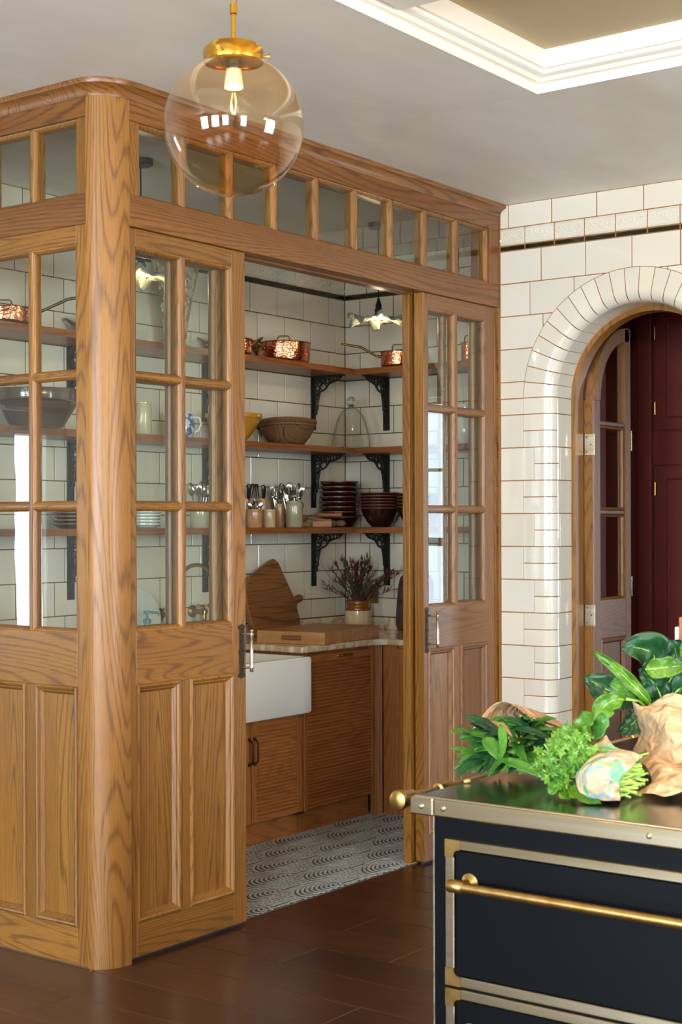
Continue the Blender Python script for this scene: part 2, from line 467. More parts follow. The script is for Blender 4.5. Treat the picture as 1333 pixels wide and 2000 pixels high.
def bands(par, M, lo, hi, axis, rows, rel, top, zlow):
    for a, b in zip(*(lambda s: (s, s[1:]))(strip(top, .2275, lo, hi))): tile(par, 'tile', M, a, b, 2.853, H, axis=axis)
    s = strip(rel, .153, lo, hi)
    for a, b in zip(s, s[1:]):
        relief(par, M, a, b, 2.772, 2.853, axis)
        tile(par, 'green_strip_tile', M+.002, a, b, Z0, 2.772, GREEN, .007, axis)
    k = 0; z = Z0
    while z > zlow+.01:
        z1 = z; z = max(z-ROW, zlow)
        s = strip(rows[k % len(rows)], .2275, lo, hi)
        for a, b in zip(s, s[1:]): tile(par, 'tile', M, a, b, z, z1, axis=axis)
        k += 1

wb = thing('wall_back', 'cream tiled back wall of the pantry', None, (XL, YB, 0), kind='structure')
part(wb, 'grout_face', MB().box(XL-.06, XR+.1, YB+.0028, YB+.15, 0, H), GROUTD)
bands(wb, YB, XL+.04, XR, 'Y', [6.003-.0, 6.064], 6.086, 6.05, .965)
wr = thing('wall_side', 'cream tiled right wall of the pantry, behind its open shelves', None, (XR, YB, 0), kind='structure')
part(wr, 'grout_face', MB().box(XR+.0028, XR+.12, 3.6, YB+.15, 0, H), GROUTD)
bands(wr, XR, 3.66, YB, 'X', [4.953, 4.89], 4.907, 4.98, .965)

# arch wall: everything facing the kitchen, left of and over the arched doorway
aw = thing('wall_right', 'cream tiled kitchen wall with a round-headed tiled arch', None, (XW, 3.588, 0), kind='structure')
AY, AZ, RO, RI, RB = 2.914, 2.060, .547, .400, .055
WX1 = 6.25
def arch_out(y0, y1, z0, z1, R):
    """rectangle minus the disc of radius R round the arch centre (upper half)"""
    pts = []; n = 16
    E = [((y0, z0), (y1, z0)), ((y1, z0), (y1, z1)), ((y1, z1), (y0, z1)), ((y0, z1), (y0, z0))]
    for (a, b), (c, d) in E:
        for t in range(n): pts.append((a+(c-a)*t/n, b+(d-b)*t/n))
    out = [(p[0]-AY)**2+(p[1]-AZ)**2 >= R*R for p in pts]
    if all(out): return [(y0, z0), (y1, z0), (y1, z1), (y0, z1)]
    if not any(out): return None
    N_ = len(pts); st = next(i for i in range(N_) if out[i] and not out[i-1])
    run = []
    i = st
    while out[i % N_] and i < st+N_: run.append(pts[i % N_]); i += 1
    if len(run) < 3: return None
    a1 = atan2(run[-1][1]-AZ, run[-1][0]-AY); a0 = atan2(run[0][1]-AZ, run[0][0]-AY)
    arc = [(AY+R*cos(a1+(a0-a1)*t/8), AZ+R*sin(a1+(a0-a1)*t/8)) for t in range(0, 9)]
    return run+arc
# grout backing of the wall: solid round the opening
poly = [(3.60, 0), (3.60, H), (-3.3, H), (-3.3, 0), (AY-.44, 0)] + [(AY-.44*cos(a*pi/24), AZ+.44*sin(a*pi/24)) for a in range(25)] + [(AY+.44, 0)]
part(aw, 'grout_face', MB().prism(poly, 0, XW+.0028, XW+.029), GROUT)
poly = [(3.60, 0), (3.60, H), (-3.3, H), (-3.3, 0), (AY-RI-.008, 0)] + [(AY-(RI+.008)*cos(a*pi/24), AZ+(RI+.008)*sin(a*pi/24)) for a in range(25)] + [(AY+RI+.008, 0)]
part(aw, 'wall_core', MB().prism(poly, 0, XW+.030, WX1+.06), GROUT)
LOY = 2.2
for a, b in zip(*(lambda s: (s, s[1:]))(strip(3.086, .2275, LOY, 3.586))): tile(aw, 'tile', XW, a, b, 2.853, H)
s = strip(3.453, .153, LOY, 3.586)
for a, b in zip(s, s[1:]):
    relief(aw, XW, a, b, 2.772, 2.853, 'X'); tile(aw, 'green_strip_tile', XW+.002, a, b, Z0, 2.772, GREEN, .007)
rows = [3.369, 3.427, 3.359, 3.9, 3.9]
z = Z0; k = 0
while z > AZ+.01:
    z1 = z; z = max(z-ROW, AZ)
    if z < AZ+.02: z = AZ
    s = strip(rows[min(k, 4)], .2275, LOY, 3.586) if k < 3 else [LOY, 2.366, 2.6, AY, 3.586]
    for a, b in zip(s, s[1:]):
        g = J/2
        p = arch_out(a+g, b-g, z+g, z1-g, RO+.0025)
        if p is None: continue
        if len(p) == 4: tile(aw, 'tile', XW, a, b, z, z1)
        elif max(q[0] for q in p)-min(q[0] for q in p) > .012 or max(q[1] for q in p)-min(q[1] for q in p) > .012:
            part(aw, 'tile', MB().prism(p, 0, XW+.0005, XW+.009), TILE)
    k += 1
# bullnose profile: (distance outside the opening plane, X)
def bull(front, rev):
    """section: flat face, quarter round of RB, return along the reveal; list of (r offset from RI, x)"""
    pr = [(front, XW)]
    for t in range(9):
        a = pi/2*t/8; pr.append((RB*(1-sin(a)), XW+RB*(1-cos(a))))
    pr.append((0, rev)); return pr
def sweep(prof, P, n):
    """prof (r, x) swept by P(i/n, r) -> (y, z); closed thickness towards the wall"""
    vs = []; m = len(prof)
    for i in range(n+1):
        for r, x in prof:
            y, z = P(i/n, r); vs.append((x, y, z))
        for r, x in prof:
            y, z = P(i/n, max(r, .0)+.009 if x > XW+.03 else r); vs.append((max(x, XW+.0088), y, z))
    fs = []
    for i in range(n):
        a = i*2*m; b = a+2*m
        for k in range(m-1): fs.append((a+k, a+k+1, b+k+1, b+k))
        fs += [(a, a+m, b+m, b), (a+m-1, a+2*m-1, b+2*m-1, b+m-1)]
    for a in (0, n*2*m):
        for k in range(m-1): fs.append((a+k, a+k+1, a+m+k+1, a+m+k))
    return MB().add(vs, fs)
SEAM = 6.116
na = 23; da = pi/na
gr = .0040
for k in range(na):
    a0 = da*k; a1 = da*(k+1)
    def P(t, r):
        R = RI+r; g = gr/2/R; a = a0+g+(a1-a0-2*g)*t
        return AY+R*cos(a), AZ+R*sin(a)
    part(aw, 'arch_tile', sweep(bull(RO-RI-.0005, SEAM), P, 3), TILE, 30)
    vs = []
    mb = MB()
    for t in range(4):
        a = a0+.003+(a1-a0-.006)*t/3
        for x, R in ((SEAM+.003, RI), (WX1, RI), (WX1, RI+.008), (SEAM+.003, RI+.008)): vs.append((x, AY+R*cos(a), AZ+R*sin(a)))
    fs = [(t*4+q, t*4+(q+1) % 4, t*4+4+(q+1) % 4, t*4+4+q) for t in range(3) for q in range(4)] + [(0,1,2,3), (12,13,14,15)]
    part(aw, 'reveal_tile', mb.add(vs, fs), TILE, 30)
# jamb courses: quoins alternate long and short
zc = [AZ, Z0-5*ROW]
while zc[-1] > .05: zc.append(max(zc[-1]-ROW, 0))
for k, (z1, z0) in enumerate(zip(zc, zc[1:])):
    wide = (k % 2 == 1) or k == 0
    fy = 3.4635 if wide else 3.408; sx = 6.1215 if wide else 6.140
    for side in (1, -1):
        if side < 0 and k > 20: continue
        yj = AY+side*RI
        front = fy-(AY+RI)-.0005
        halves = [(z1, z0)] if k == 0 else [(z1, (z0+z1)/2), ((z0+z1)/2, z0)]
        for a, b in halves:
            if a-b < .01: continue
            def P(t, r): return yj+side*r, b+gr/2+(a-b-gr)*t
            part(aw, 'bullnose_tile', sweep(bull(front, sx), P, 1), TILE, 30)
        mb = MB(); ya, yb = sorted((yj, yj+side*.008)); mb.box(sx+.003, WX1, ya, yb, z0+gr/2, z1-gr/2, .0012)
        part(aw, 'reveal_tile', mb, TILE)
        if side > 0: tile(aw, 'tile', XW, fy, 3.586, z0, z1)
        else:
            e = AY-(fy-AY)
            for a, b in ((LOY, e),): tile(aw, 'tile', XW, a, b, z0, z1)
part(aw, 'plaster_field', MB().box(XW-.001, XW+.03, -3.3, LOY, 0, H), PLASTER)

# ------------------------------------------------------------------ rest of the kitchen shell (behind and beside the camera)
def holed(par, name, ax, pos, th, u0, u1, holes, m, top=H):
    """wall slab with rectangular openings; ax 0: X = pos, spans Y; ax 1: Y = pos, spans X"""
    mb = MB(); es = sorted(holes); u = u0
    def bx(a, b, c, d):
        if b-a < .001 or d-c < .001: return
        p, q = sorted((pos, pos+th))
        mb.box(p, q, a, b, c, d) if ax == 0 else mb.box(a, b, p, q, c, d)
    for a, b, c, d in es:
        bx(u, a, 0, top); bx(a, b, 0, c); bx(a, b, d, top); u = b
    bx(u, u1, 0, top); return part(par, name, mb, m)
wf = thing('wall_front', 'plain plaster kitchen wall with three sash windows behind the viewer', None, (-3.2, 0, 0), kind='structure')
holed(wf, 'plaster_field', 0, -3.2, -.2, -3.3, 6.7, [(y-.58, y+.58, .85, 2.55) for x, y in WIN_A], PLASTER)
wc = thing('wall_window', 'plain plaster kitchen wall with two windows', None, (0, -3.2, 0), kind='structure')
holed(wc, 'plaster_field', 1, -3.2, -.2, -3.3, 9.3, [(-1.8, -.6, .7, 2.5), (2.6, 4.2, .7, 2.5)], PLASTER)
wl = thing('wall_left', 'plain plaster kitchen wall with a white glazed door', None, (0, 6.6, 0), kind='structure')
holed(wl, 'plaster_field', 1, 6.6, .2, -3.3, 9.3, [(.96, 1.5, 0, 2.16)], PLASTER)
wp = thing('wall_end', 'plaster wall closing the back of the pantry run', None, (XL, YB, 0), kind='structure')
part(wp, 'plaster_field', MB().box(XL-.07, XL-.0, YB+.15, 6.6, 0, H), PLASTER)
def window(name, ax, pos, u0, u1, z0, z1, nx, nz_, s):
    t = thing(name, 'white painted sash window with small panes', None, (pos if ax == 0 else u0, u0 if ax == 0 else pos, z0), kind='structure')
    M = (lambda u, v2, q: (pos+s*q, u, v2)) if ax == 0 else (lambda u, v2, q: (u, pos+s*q, v2))
    mb = MB(M).ring(u0-.07, u1+.07, z0-.07, z1+.07, [(0, 0), (0, .02), (.07, .03), (.07, -.06), (.115, -.06), (.115, -.1)])
    for k in range(1, nx): u = u0+(u1-u0)*k/nx; mb.box(u-.012, u+.012, z0, z1, -.09, -.06)
    for k in range(1, nz_): z = z0+(z1-z0)*k/nz_; mb.box(u0, u1, z-(.03 if k*2 == nz_ else .012), z+(.03 if k*2 == nz_ else .012), -.09, -.055)
    part(t, 'window_frame', mb, WHITEP)
    return t
n = 0
for x, y in WIN_A: n += 1; window('window_%d' % n, 0, -3.17, y-.58, y+.58, .85, 2.55, 3, 4, 1)
window('window_4', 1, -3.17, -1.8, -.6, .7, 2.5, 3, 4, 1); window('window_5', 1, -3.17, 2.6, 4.2, .7, 2.5, 4, 4, 1)
dr = thing('door_1', 'white panelled garden door with a tall glazed light in the far left wall', None, (1.25, 6.55, 0), kind='structure')
DM = lambda u, v2, q: (u, 6.6-q, v2)
part(dr, 'door_leaf', MB(DM).ring(1.0, 1.48, .02, 2.13, [(0, 0), (0, .04), (.12, .04), (.12, .0)]).box(1.12, 1.36, .14, .86, .0, .03), WHITEP)
part(dr, 'door_moulding', MB(DM).ring(1.115, 1.365, .86, 2.01, [(0, .045), (.008, .05), (.018, .03)]), WHITEP)
part(dr, 'door_frame', MB(DM).ring(.86, 1.6, -.12, 2.26, [(0, 0), (0, .03), (.1, .05), (.1, .0)]), WHITEP)
window('window_6', 0, 9.17, .75, 1.45, .3, 2.4, 2, 4, -1)

# room beyond the arch
holedw = thing('wall_scullery', 'far wall of the dark room beyond the arch', None, (9.2, 0, 0), kind='structure')
holed(holedw, 'plaster_field', 0, 9.2, .2, -3.3, 6.7, [(.75, 1.45, .3, 2.4)], REDP)
part(holedw, 'side_face', MB().box(XR+.12, 9.3, YB+.2, YB+.3, 0, H), REDP)
part(holedw, 'pantry_back_face', MB().box(XR+.121, XR+.14, 3.6, YB+.3, 0, H), REDP)
part(holedw, 'return_face', MB().box(WX1+.061, XR+.14, 3.50, 3.598, 0, H), REDP)
CXF = 7.7
cup = thing('panelled_cupboard', 'tall oxblood red panelled cupboard seen through the arch', 'cupboard', (CXF, 3.5, 0))
part(cup, 'carcass', MB().box(CXF+.02, 8.2, 2.75, 4.6, 0, 2.75), REDP)
part(cup, 'pilaster', MB().box(CXF-.03, CXF+.02, 3.575, 3.66, 0, 2.75, .006), REDP)
part(cup, 'rail', MB().box(CXF-.012, CXF+.02, 2.75, 3.575, 1.80, 1.985, .004), REDP)
part(cup, 'crown', MB().box(CXF-.04, CXF+.02, 2.75, 3.66, 2.66, 2.75, .01), REDP)
part(cup, 'plinth', MB().box(CXF-.012, CXF+.02, 2.75, 3.575, 0, .1, .004), REDP)
MR = lambda u, v2, q: (CXF+q, u, v2)
for a, b, c0, d in ((3.02, 3.555, .11, 1.79), (3.02, 3.555, 1.995, 2.65)):
    dd = part(cup, 'cupboard_door', MB(MR).box(a, b, c0, d, -.006, .02, .002), REDP)
    part(dd, 'panel_moulding', MB(MR).ring(a+.06, b-.06, c0+.06, d-.06, [(0, -.006), (.008, -.012), (.02, .0), (.024, -.004), (.03, -.004)]), REDP)
    for zz in (c0+.12, d-.12): part(dd, 'hinge', MB().tube([(CXF-.012, b+.004, zz-.035), (CXF-.012, b+.004, zz+.035)], .006, 8), BRASS, 30)
for a, b, c0, d in ((3.69, 4.2, .1, 2.05),):
    dd = part(cup, 'side_door', MB(MR).box(a, b, c0, d, .0, .02, .003), REDP)
    part(dd, 'panel_moulding', MB(MR).ring(a+.03, b-.08, c0+.06, d-.06, [(0, 0), (.008, -.006), (.02, .004)]), REDP)
    for zz in (1.13, 1.94): part(dd, 'hinge', MB().tube([(CXF-.012, 3.70, zz-.055), (CXF-.012, 3.70, zz+.055)], .008, 8), NICKEL, 30)
part(cup, 'upper_post', MB().box(CXF+.0, CXF+.02, 3.66, 3.69, 2.05, 2.7, .003), REDP)
part(cup, 'upper_post', MB().box(CXF+.0, CXF+.02, 3.71, 3.73, 2.10, 2.7, .003), REDP)

# arched oak lining and the open arched leaf
lin = thing('door_2', 'round-headed oak door lining inside the tiled arch', None, (WX1, AY, 0), kind='structure')
def archband(x0, x1, r0, r1, n=24):
    mb = MB(); pts = [(AY+r, 0) for r in (0,)]
    path = [('s', 1, 0), ('s', 1, AZ)] + [('a', a*pi/n, 0) for a in range(1, n)] + [('s', -1, AZ), ('s', -1, 0)]
    vs = []
    for p in path:
        for x, r in ((x0, r0), (x1, r0), (x1, r1), (x0, r1)):
            if p[0] == 's': vs.append((x, AY+p[1]*r, p[2]))
            else: vs.append((x, AY+r*cos(p[1]), AZ+r*sin(p[1])))
    m = len(path)
    return mb.add(vs, [(i*4+q, i*4+(q+1) % 4, i*4+4+(q+1) % 4, i*4+4+q) for i in range(m-1) for q in range(4)]+[(0,1,2,3), tuple(range(m*4-4, m*4))])
part(lin, 'door_lining', archband(WX1+.001, WX1+.075, RI-.022, RI+.02), oak('Z'), 30)
part(lin, 'door_stop', archband(WX1+.075, WX1+.10, RI-.012, RI+.02), plain('dark_stain', '3a2c20', .5), 30)
# leaf opened into the room beyond; plane along X at Y = 3.27
LY = 3.268; lx0, lx1 = 6.35, 6.735
al = thing('arched_door', 'narrow oak glazed door leaf with a curved head standing open in the arch', 'door', (lx0, LY, 0))
def headz(x, ins=0):       # the curve of the leaf head: hinge side low, free edge high
    t = (x-(lx0)) ; r = RI-.03; c = lx0+r
    dx = min(max(c-x, 0), r-1e-4)
    return AZ+.0+sqrt(max((r-ins)**2-dx*dx, 0))
YA, YBk = LY-.022, LY+.022
xs = [lx0+(lx1-lx0)*t/14 for t in range(15)]
def arcstrip(ins0, ins1, y0, y1):
    c = lx0+RI-.03; r = RI-.03; vs = []; n = 14
    for i in range(n+1):
        a = pi - (pi/2)*i/n
        for R in (r-ins0, r-ins1):
            for y in (y0, y1): vs.append((min(c+R*cos(a), lx1), y, AZ+R*sin(a)))
    return MB().add(vs, [(i*4+p, i*4+q, i*4+4+q, i*4+4+p) for i in range(n) for p, q in ((0,1),(1,3),(3,2),(2,0))]+[(0,1,3,2), (n*4, n*4+1, n*4+3, n*4+2)])
bo = brownoak
part(al, 'stile', MB().box(lx0, lx0+.06, YA, YBk, .012, AZ, .002), bo('Z'))
part(al, 'stile', MB().box(lx1-.06, lx1, YA, YBk, .012, AZ+RI-.035, .002), bo('Z'))
part(al, 'curved_head', arcstrip(0, .065, YA, YBk), bo('Z'), 30)
part(al, 'lock_rail', MB().box(lx0+.06, lx1-.06, YA, YBk, .935, 1.118, .002), bo('X'))
part(al, 'bottom_rail', MB().box(lx0+.06, lx1-.06, YA, YBk, .012, .132, .002), bo('X'))
part(al, 'edge_strip', MB().box(lx0-.012, lx0-.0005, YA, YBk+.03, .012, AZ, .002), oak('Z'))
for zz in (1.534, 1.955): part(al, 'glazing_bar', MB().box(lx0+.06, lx1-.06, YA+.003, YBk-.003, zz-.012, zz+.012, .005), bo('X'))
for a, b in ((1.118, 1.522), (1.546, 1.943), (1.967, 2.06)):
    part(al, 'pane', MB().box(lx0+.061, lx1-.061, LY-.002, LY+.002, a, b), PANE)
    if b < 2: part(al, 'glazing_bead', MB(lambda u, v2, q: (u, YA+q, v2)).ring(lx0+.06, lx1-.06, a, b, [(0, .001), (.010, .008), (.012, .02)]), oak('Z'))
part(al, 'pane', MB().prism([(lx0+.06, 2.06)]+[(lx0+RI-.03-(RI-.095)*cos(a*pi/20), AZ+(RI-.095)*sin(a*pi/20)) for a in range(1, 10)]+[(lx1-.061, AZ+RI-.1), (lx1-.061, 2.06)], 1, LY-.002, LY+.002), PANE)
part(al, 'panel', MB().box(lx0+.06, lx1-.06, LY-.008, LY+.008, .132, .935), bo('Z'))
part(al, 'panel_moulding', MB(lambda u, v2, q: (u, YA+q, v2)).ring(lx0+.06, lx1-.06, .132, .935, [(0, 0), (.006, -.006), (.016, -.004), (.026, .012)]), bo('Z'))
for zz in (1.05, 1.85):
    h = part(al, 'hinge', MB().box(lx0-.0155, lx0-.0118, LY-.03, LY+.03, zz-.05, zz+.05, .0008), NICKEL)
    part(h, 'knuckle', MB().tube([(lx0-.016, LY+.038, zz-.055), (lx0-.016, LY+.038, zz+.055)], .006, 8), NICKEL, 30)
    for q in (-.035, 0, .035): part(h, 'screw', MB().ball((lx0-.0155, LY+(.01 if q else -.012), zz+q), .004, 8, 4), BRASSD, 30)

# ------------------------------------------------------------------ oak joinery
def handle(par, M, u, z0, z1, off, plate=True, ln=.035, wd=.028):
    """forged back plate with leaf ends and a turned bar; off < 0 sets the bar to the other side of the plate"""
    zc_ = (z0+z1)/2; mb = MB(M); w2 = wd/2
    sil = []
    hh = (z1-z0)/2
    for t in range(41):
        s = -1+2*t/40; a = abs(s)
        ww = w2*.62
        if a > .80: ww = w2*sqrt(max(0, 1-((a-.88)/.12)**2)) if a > .88 else w2*(.62+.38*(a-.8)/.08)
        if a < .10: ww = w2*.8
        sil.append((ww, zc_+s*hh))
    poly = [(u+w_, z) for w_, z in sil]+[(u-w_, z) for w_, z in reversed(sil)]
    mb.prism(poly, 2, -.003, 0)
    h = part(par, 'handle', mb, IRONB)
    b = MB(M); ub = u+off; za, zb = z0+.035, z1-.03
    prof = [(.0, za-.012), (.006, za-.010), (.008, za-.004), (.005, za), (.0085, za+.004), (.0085, za+.014), (.0065, za+.018), (.007, (za+zb)/2),
            (.0065, zb-.018), (.0085, zb-.014), (.0085, zb-.004), (.005, zb), (.008, zb+.004), (.006, zb+.010), (0, zb+.012)]
    q = MB().lathe(prof, seg=12); b.add([(ub+x_, z_, -ln+y_) for x_, y_, z_ in q.v], q.f)
    part(h, 'bar', b, NICKEL, 40)
    b = MB(M)
    for zz in (za+.006, zb-.006):
        b.tube([(u, zz, 0), (u, zz, -ln*.7), (u+off*.4, zz, -ln), (ub, zz, -ln)], .0038, 8)
    part(h, 'post', b, NICKEL, 40)
    b = MB(M)
    for zz in (z0+.016, z0+.06, zc_, z1-.06, z1-.016):
        for x_, y_, z_ in (): pass
        q = MB().ball((0, 0, 0), .0032, 8, 4); b.add([(u+x_, zz+z_, -.003+y_) for x_, y_, z_ in q.v], q.f)
    part(h, 'screw', b, IRON, 40)
PZ = dict(gt=2.424, hb=(1.989, 1.545), gb=1.118, pt=.933, pb=.132)
def leaf(root, M, ua, us, um, uf, ub, w0, w1, gx, zt=2.487, zb=.012, W=oak):
    """door leaf or screen: stiles ua..us and uf..ub, middle muntin um (pair), faces at depth w0..w1"""
    t = w1-w0
    MM = lambda u, v2, q: M(u, v2, w0+q)
    def bar(name, u0, u1, v0, v1, g, b=.0015, d0=0, d1=None):
        part(root, name, MB(MM).box(u0, u1, v0, v1, d0, t if d1 is None else d1, b), W(g))
    bar('stile', ua, us, zb, zt, 'Z'); bar('stile', uf, ub, zb, zt, 'Z')
    bar('top_rail', us, uf, PZ['gt'], zt, gx); bar('lock_rail', us, uf, PZ['pt'], PZ['gb'], gx); bar('bottom_rail', us, uf, zb, PZ['pb'], gx)
    m0, m1 = um; mc = (m0+m1)/2
    bar('muntin', mc-.006, mc+.006, PZ['gb'], PZ['gt'], 'Z', .001, .0, t)
    bar('lower_muntin', mc-.028, mc+.028, PZ['pb'], PZ['pt'], 'Z')
    zs = [PZ['gb'], PZ['hb'][1], PZ['hb'][0], PZ['gt']]
    for zz in PZ['hb']:
        for a, b in ((us, mc-.006), (mc+.006, uf)): bar('glazing_bar', a, b, zz-.005, zz+.005, gx, .001, .0, t)
    bp = [(0, .0005), (.003, .0015), (.006, .005), (.0105, .009), (.0125, .0145), (.0125, t-.0145), (.0105, t-.009), (.006, t-.005), (.003, t-.0015), (0, t-.0005)]
    for a, b in ((us, mc-.006), (mc+.006, uf)):
        for k in range(3):
            z0, z1 = zs[k]+(.005 if k else 0), zs[k+1]-(.005 if k < 2 else 0)
            part(root, 'glazing_bead', MB(MM).ring(a, b, z0, z1, bp), W('Z'), 35)
            part(root, 'pane', MB(MM).box(a+.010, b-.010, z0+.010, z1-.010, t/2-.002, t/2+.002), PANE)
    for a, b in ((us, mc-.028), (mc+.028, uf)):
        part(root, 'panel', MB(MM).box(a, b, PZ['pb'], PZ['pt'], .013, t-.013), W('Z'))
        part(root, 'panel_moulding', MB(MM).ring(a-.004, b+.004, PZ['pb']-.004, PZ['pt']+.004, [(0, 0), (.002, -.006), (.008, -.009), (.014, -.006), (.017, 0), (.022, .001), (.027, .007), (.031, .013)]), W('Z'), 35)
FR = lambda u, v2, q: (u, q, v2)       # front-facing things (u = X, depth = Y)
LF = lambda u, v2, q: (q, u, v2)       # left-facing things  (u = Y, depth = X)
d1 = thing('sliding_door', 'oak half-glazed sliding door beside the rounded corner post', 'door', (3.93, 3.60, 0))
leaf(d1, FR, 3.596, 3.672, (3.893, 3.931), 4.171, 4.245, 3.602, 3.648, 'X')
handle(d1, lambda u, v2, q: (u, 3.602+q, v2), 4.2190, .913, 1.113, .017, wd=.040)
d2 = thing('sliding_door', 'oak half-glazed sliding door next to the tiled arch wall', 'door', (5.75, 3.60, 0))
leaf(d2, FR, 5.443, 5.475, (5.690, 5.728), 5.962, 6.034, 3.602, 3.648, 'X', W=brownoak)
part(d2, 'edge_strip', MB().box(5.437, 5.4425, 3.602, 3.648, .012, 2.487, .001), oak('Z'))
handle(d2, lambda u, v2, q: (u, 3.602+q, v2), 5.458, .918, 1.118, .035, wd=.030)
for t_, a, b in ((d1, 3.61, 4.24), (d2, 5.45, 6.03)):
    part(t_, 'bottom_guide', MB().box(a, b, 3.622, 3.630, .0, .012), plain('aluminium', '6a6c70', .5, 1.))
sc1 = thing('fixed_screen', 'oak glazed inner screen right behind the handled door by the corner post', 'screen', (3.93, 3.655, 0))
leaf(sc1, FR, 3.64, 3.700, (3.905, 3.941), 4.150, 4.225, 3.661, 3.698, 'X', zb=.0)
sc2 = thing('fixed_screen', 'oak glazed inner screen behind the door next to the arch wall', 'screen', (5.75, 3.655, 0))
leaf(sc2, FR, 5.416, 5.480, (5.690, 5.728), 5.962, 6.06, 3.661, 3.698, 'X', zb=.0)
sc3 = thing('fixed_screen', 'oak glazed and panelled screen forming the left side of the pantry', 'screen', (XL, 4.0, 0))
leaf(sc3, LF, 3.670, 3.723, (3.931, 3.972), 4.182, 4.26, XL+.004, XL+.050, 'Y', zb=0)
sc4 = thing('fixed_screen', 'oak glazed screen filling the left side to the back wall, out past the picture edge', 'screen', (XL, 4.7, 0))
leaf(sc4, LF, 4.262, 4.34, (4.62, 4.66), 4.96, 5.05, XL+.004, XL+.050, 'Y', zb=0)
part(d2, 'wall_strip', MB().box(6.036, 6.06, 3.600, 3.652, 0, 2.487, .001), oak('Z'))

pt = thing('glazed_partition', 'oak frame of the walk-in pantry with curved corner post, cornice and row of top lights', 'partition', (XL, YF, 0))
ea, eb = .108, .085
arc = [(XL+ea-ea*cos(pi/2*t/14), YF+eb-eb*sin(pi/2*t/14)) for t in range(15)]
post = [(XL, 3.6695)]+arc+[(3.630, YF), (3.630, 3.600), (3.594, 3.600), (3.594, 3.6695)]
part(pt, 'corner_post', MB().prism(post, 2, 0, 2.93), wood('Z', '9d692c', '7f5120', '502d0e', .40, 50., 4., .6, .1), 30)
ow = lambda a: wood(a, '8f5b27', '72431a', '3e220b', .36, 46., 3.4, .62)
part(pt, 'transom_rail', MB().box(3.630, XW-.004, YF, 3.70, 2.488, 2.595, .0015), ow('X'))
part(pt, 'head_rail', MB().box(3.630, XW-.004, YF, 3.70, 2.845, 2.93, .0015), ow('X'))
part(pt, 'transom_rail', MB().box(XL, 3.594, 3.6705, YB, 2.487, 2.589, .0015), ow('Y'))
part(pt, 'head_rail', MB().box(XL, 3.594, 3.6705, YB, 2.846, 2.93, .0015), ow('Y'))
#part(pt, 'track_cover', MB().box(4.25, 5.41, 3.700, 3.73, 2.455, 2.56, .003), cab('X'))
part(pt, 'soffit', MB().box(4.23, 5.44, 3.652, 3.699, 2.481, 2.488, .001), ow('X'))
def toplights(M, us, W, gx):
    """row of small top lights between the u stations; bars .012 with moulded beads"""
    z0, z1 = 2.595 if gx == 'X' else 2.589, 2.845; t = .06
    for k, u in enumerate(us[1:-1]):
        part(pt, 'transom_bar', MB(M).box(u-.006, u+.006, z0, z1, .012, t, .001), W('Z'))
    for k, (a, b) in enumerate(zip(us, us[1:])):
        a2 = a+(.006 if k else 0); b2 = b-(.006 if k < len(us)-2 else 0)
        part(pt, 'transom_bead', MB(M).ring(a2, b2, z0, z1, [(0, .012), (.003, .0135), (.006, .017), (.0105, .021), (.0125, .027), (.0125, t)]), W('Z'), 35)
        part(pt, 'transom_pane', MB(M).box(a2+.01, b2-.01, z0+.01, z1-.01, .03, .034), PANE)
part(pt, 'transom_stile', MB().box(3.630, 3.683, YF+.006, 3.69, 2.595, 2.845, .001), oak('Z'))
part(pt, 'transom_stile', MB().box(5.975, XW-.004, YF+.001, 3.69, 2.595, 2.845, .001), ow('Z'))
toplights(lambda u, v2, q: (u, YF+q, v2), [3.683, 3.915, 4.172, 4.43, 4.688, 4.946, 5.203, 5.460, 5.716, 5.975], oak, 'X')
part(pt, 'transom_stile', MB().box(XL+.006, 3.59, 3.6705, 3.722, 2.589, 2.846, .001), oak('Z'))
toplights(lambda u, v2, q: (XL+q, u, v2), [3.722, 3.951, 4.18, 4.41, 4.64, 4.87, 5.05], oak, 'Y')
# cornice swept round the corner
path = [((XL, YB), (-1, 0)), ((XL, 3.70), (-1, 0))]
for t in range(0, 13):
    a = pi/2*t/12; path.append(((XL+.112-.112*cos(a), YF+.09-.09*sin(a)), (-cos(a), -sin(a))))
path += [((3.64, YF), (0, -1)), ((XW-.003, YF), (0, -1))]
cp = [(.0, 2.911), (.003, 2.911), (.005, 2.918), (.010, 2.928), (.019, 2.938), (.030, 2.944), (.036, 2.946), (.038, 2.951), (.0385, 2.9625), (0, 2.9625)]
mb = MB(); vs = []
for (px, py), (nx, ny) in path:
    for o, z in cp: vs.append((px+nx*o, py+ny*o, z))
m = len(cp)
part(pt, 'cornice', mb.add(vs, [(i*m+k, i*m+k+1, (i+1)*m+k+1, (i+1)*m+k) for i in range(len(path)-1) for k in range(m-1)]+[tuple(range(m)), tuple(range((len(path)-1)*m, len(path)*m))]), ow('X'), 25)
part(pt, 'cornice_backing', MB().box(XL+.03, XW-.005, YF+.03, 3.70, 2.93, 2.962), ow('X'))

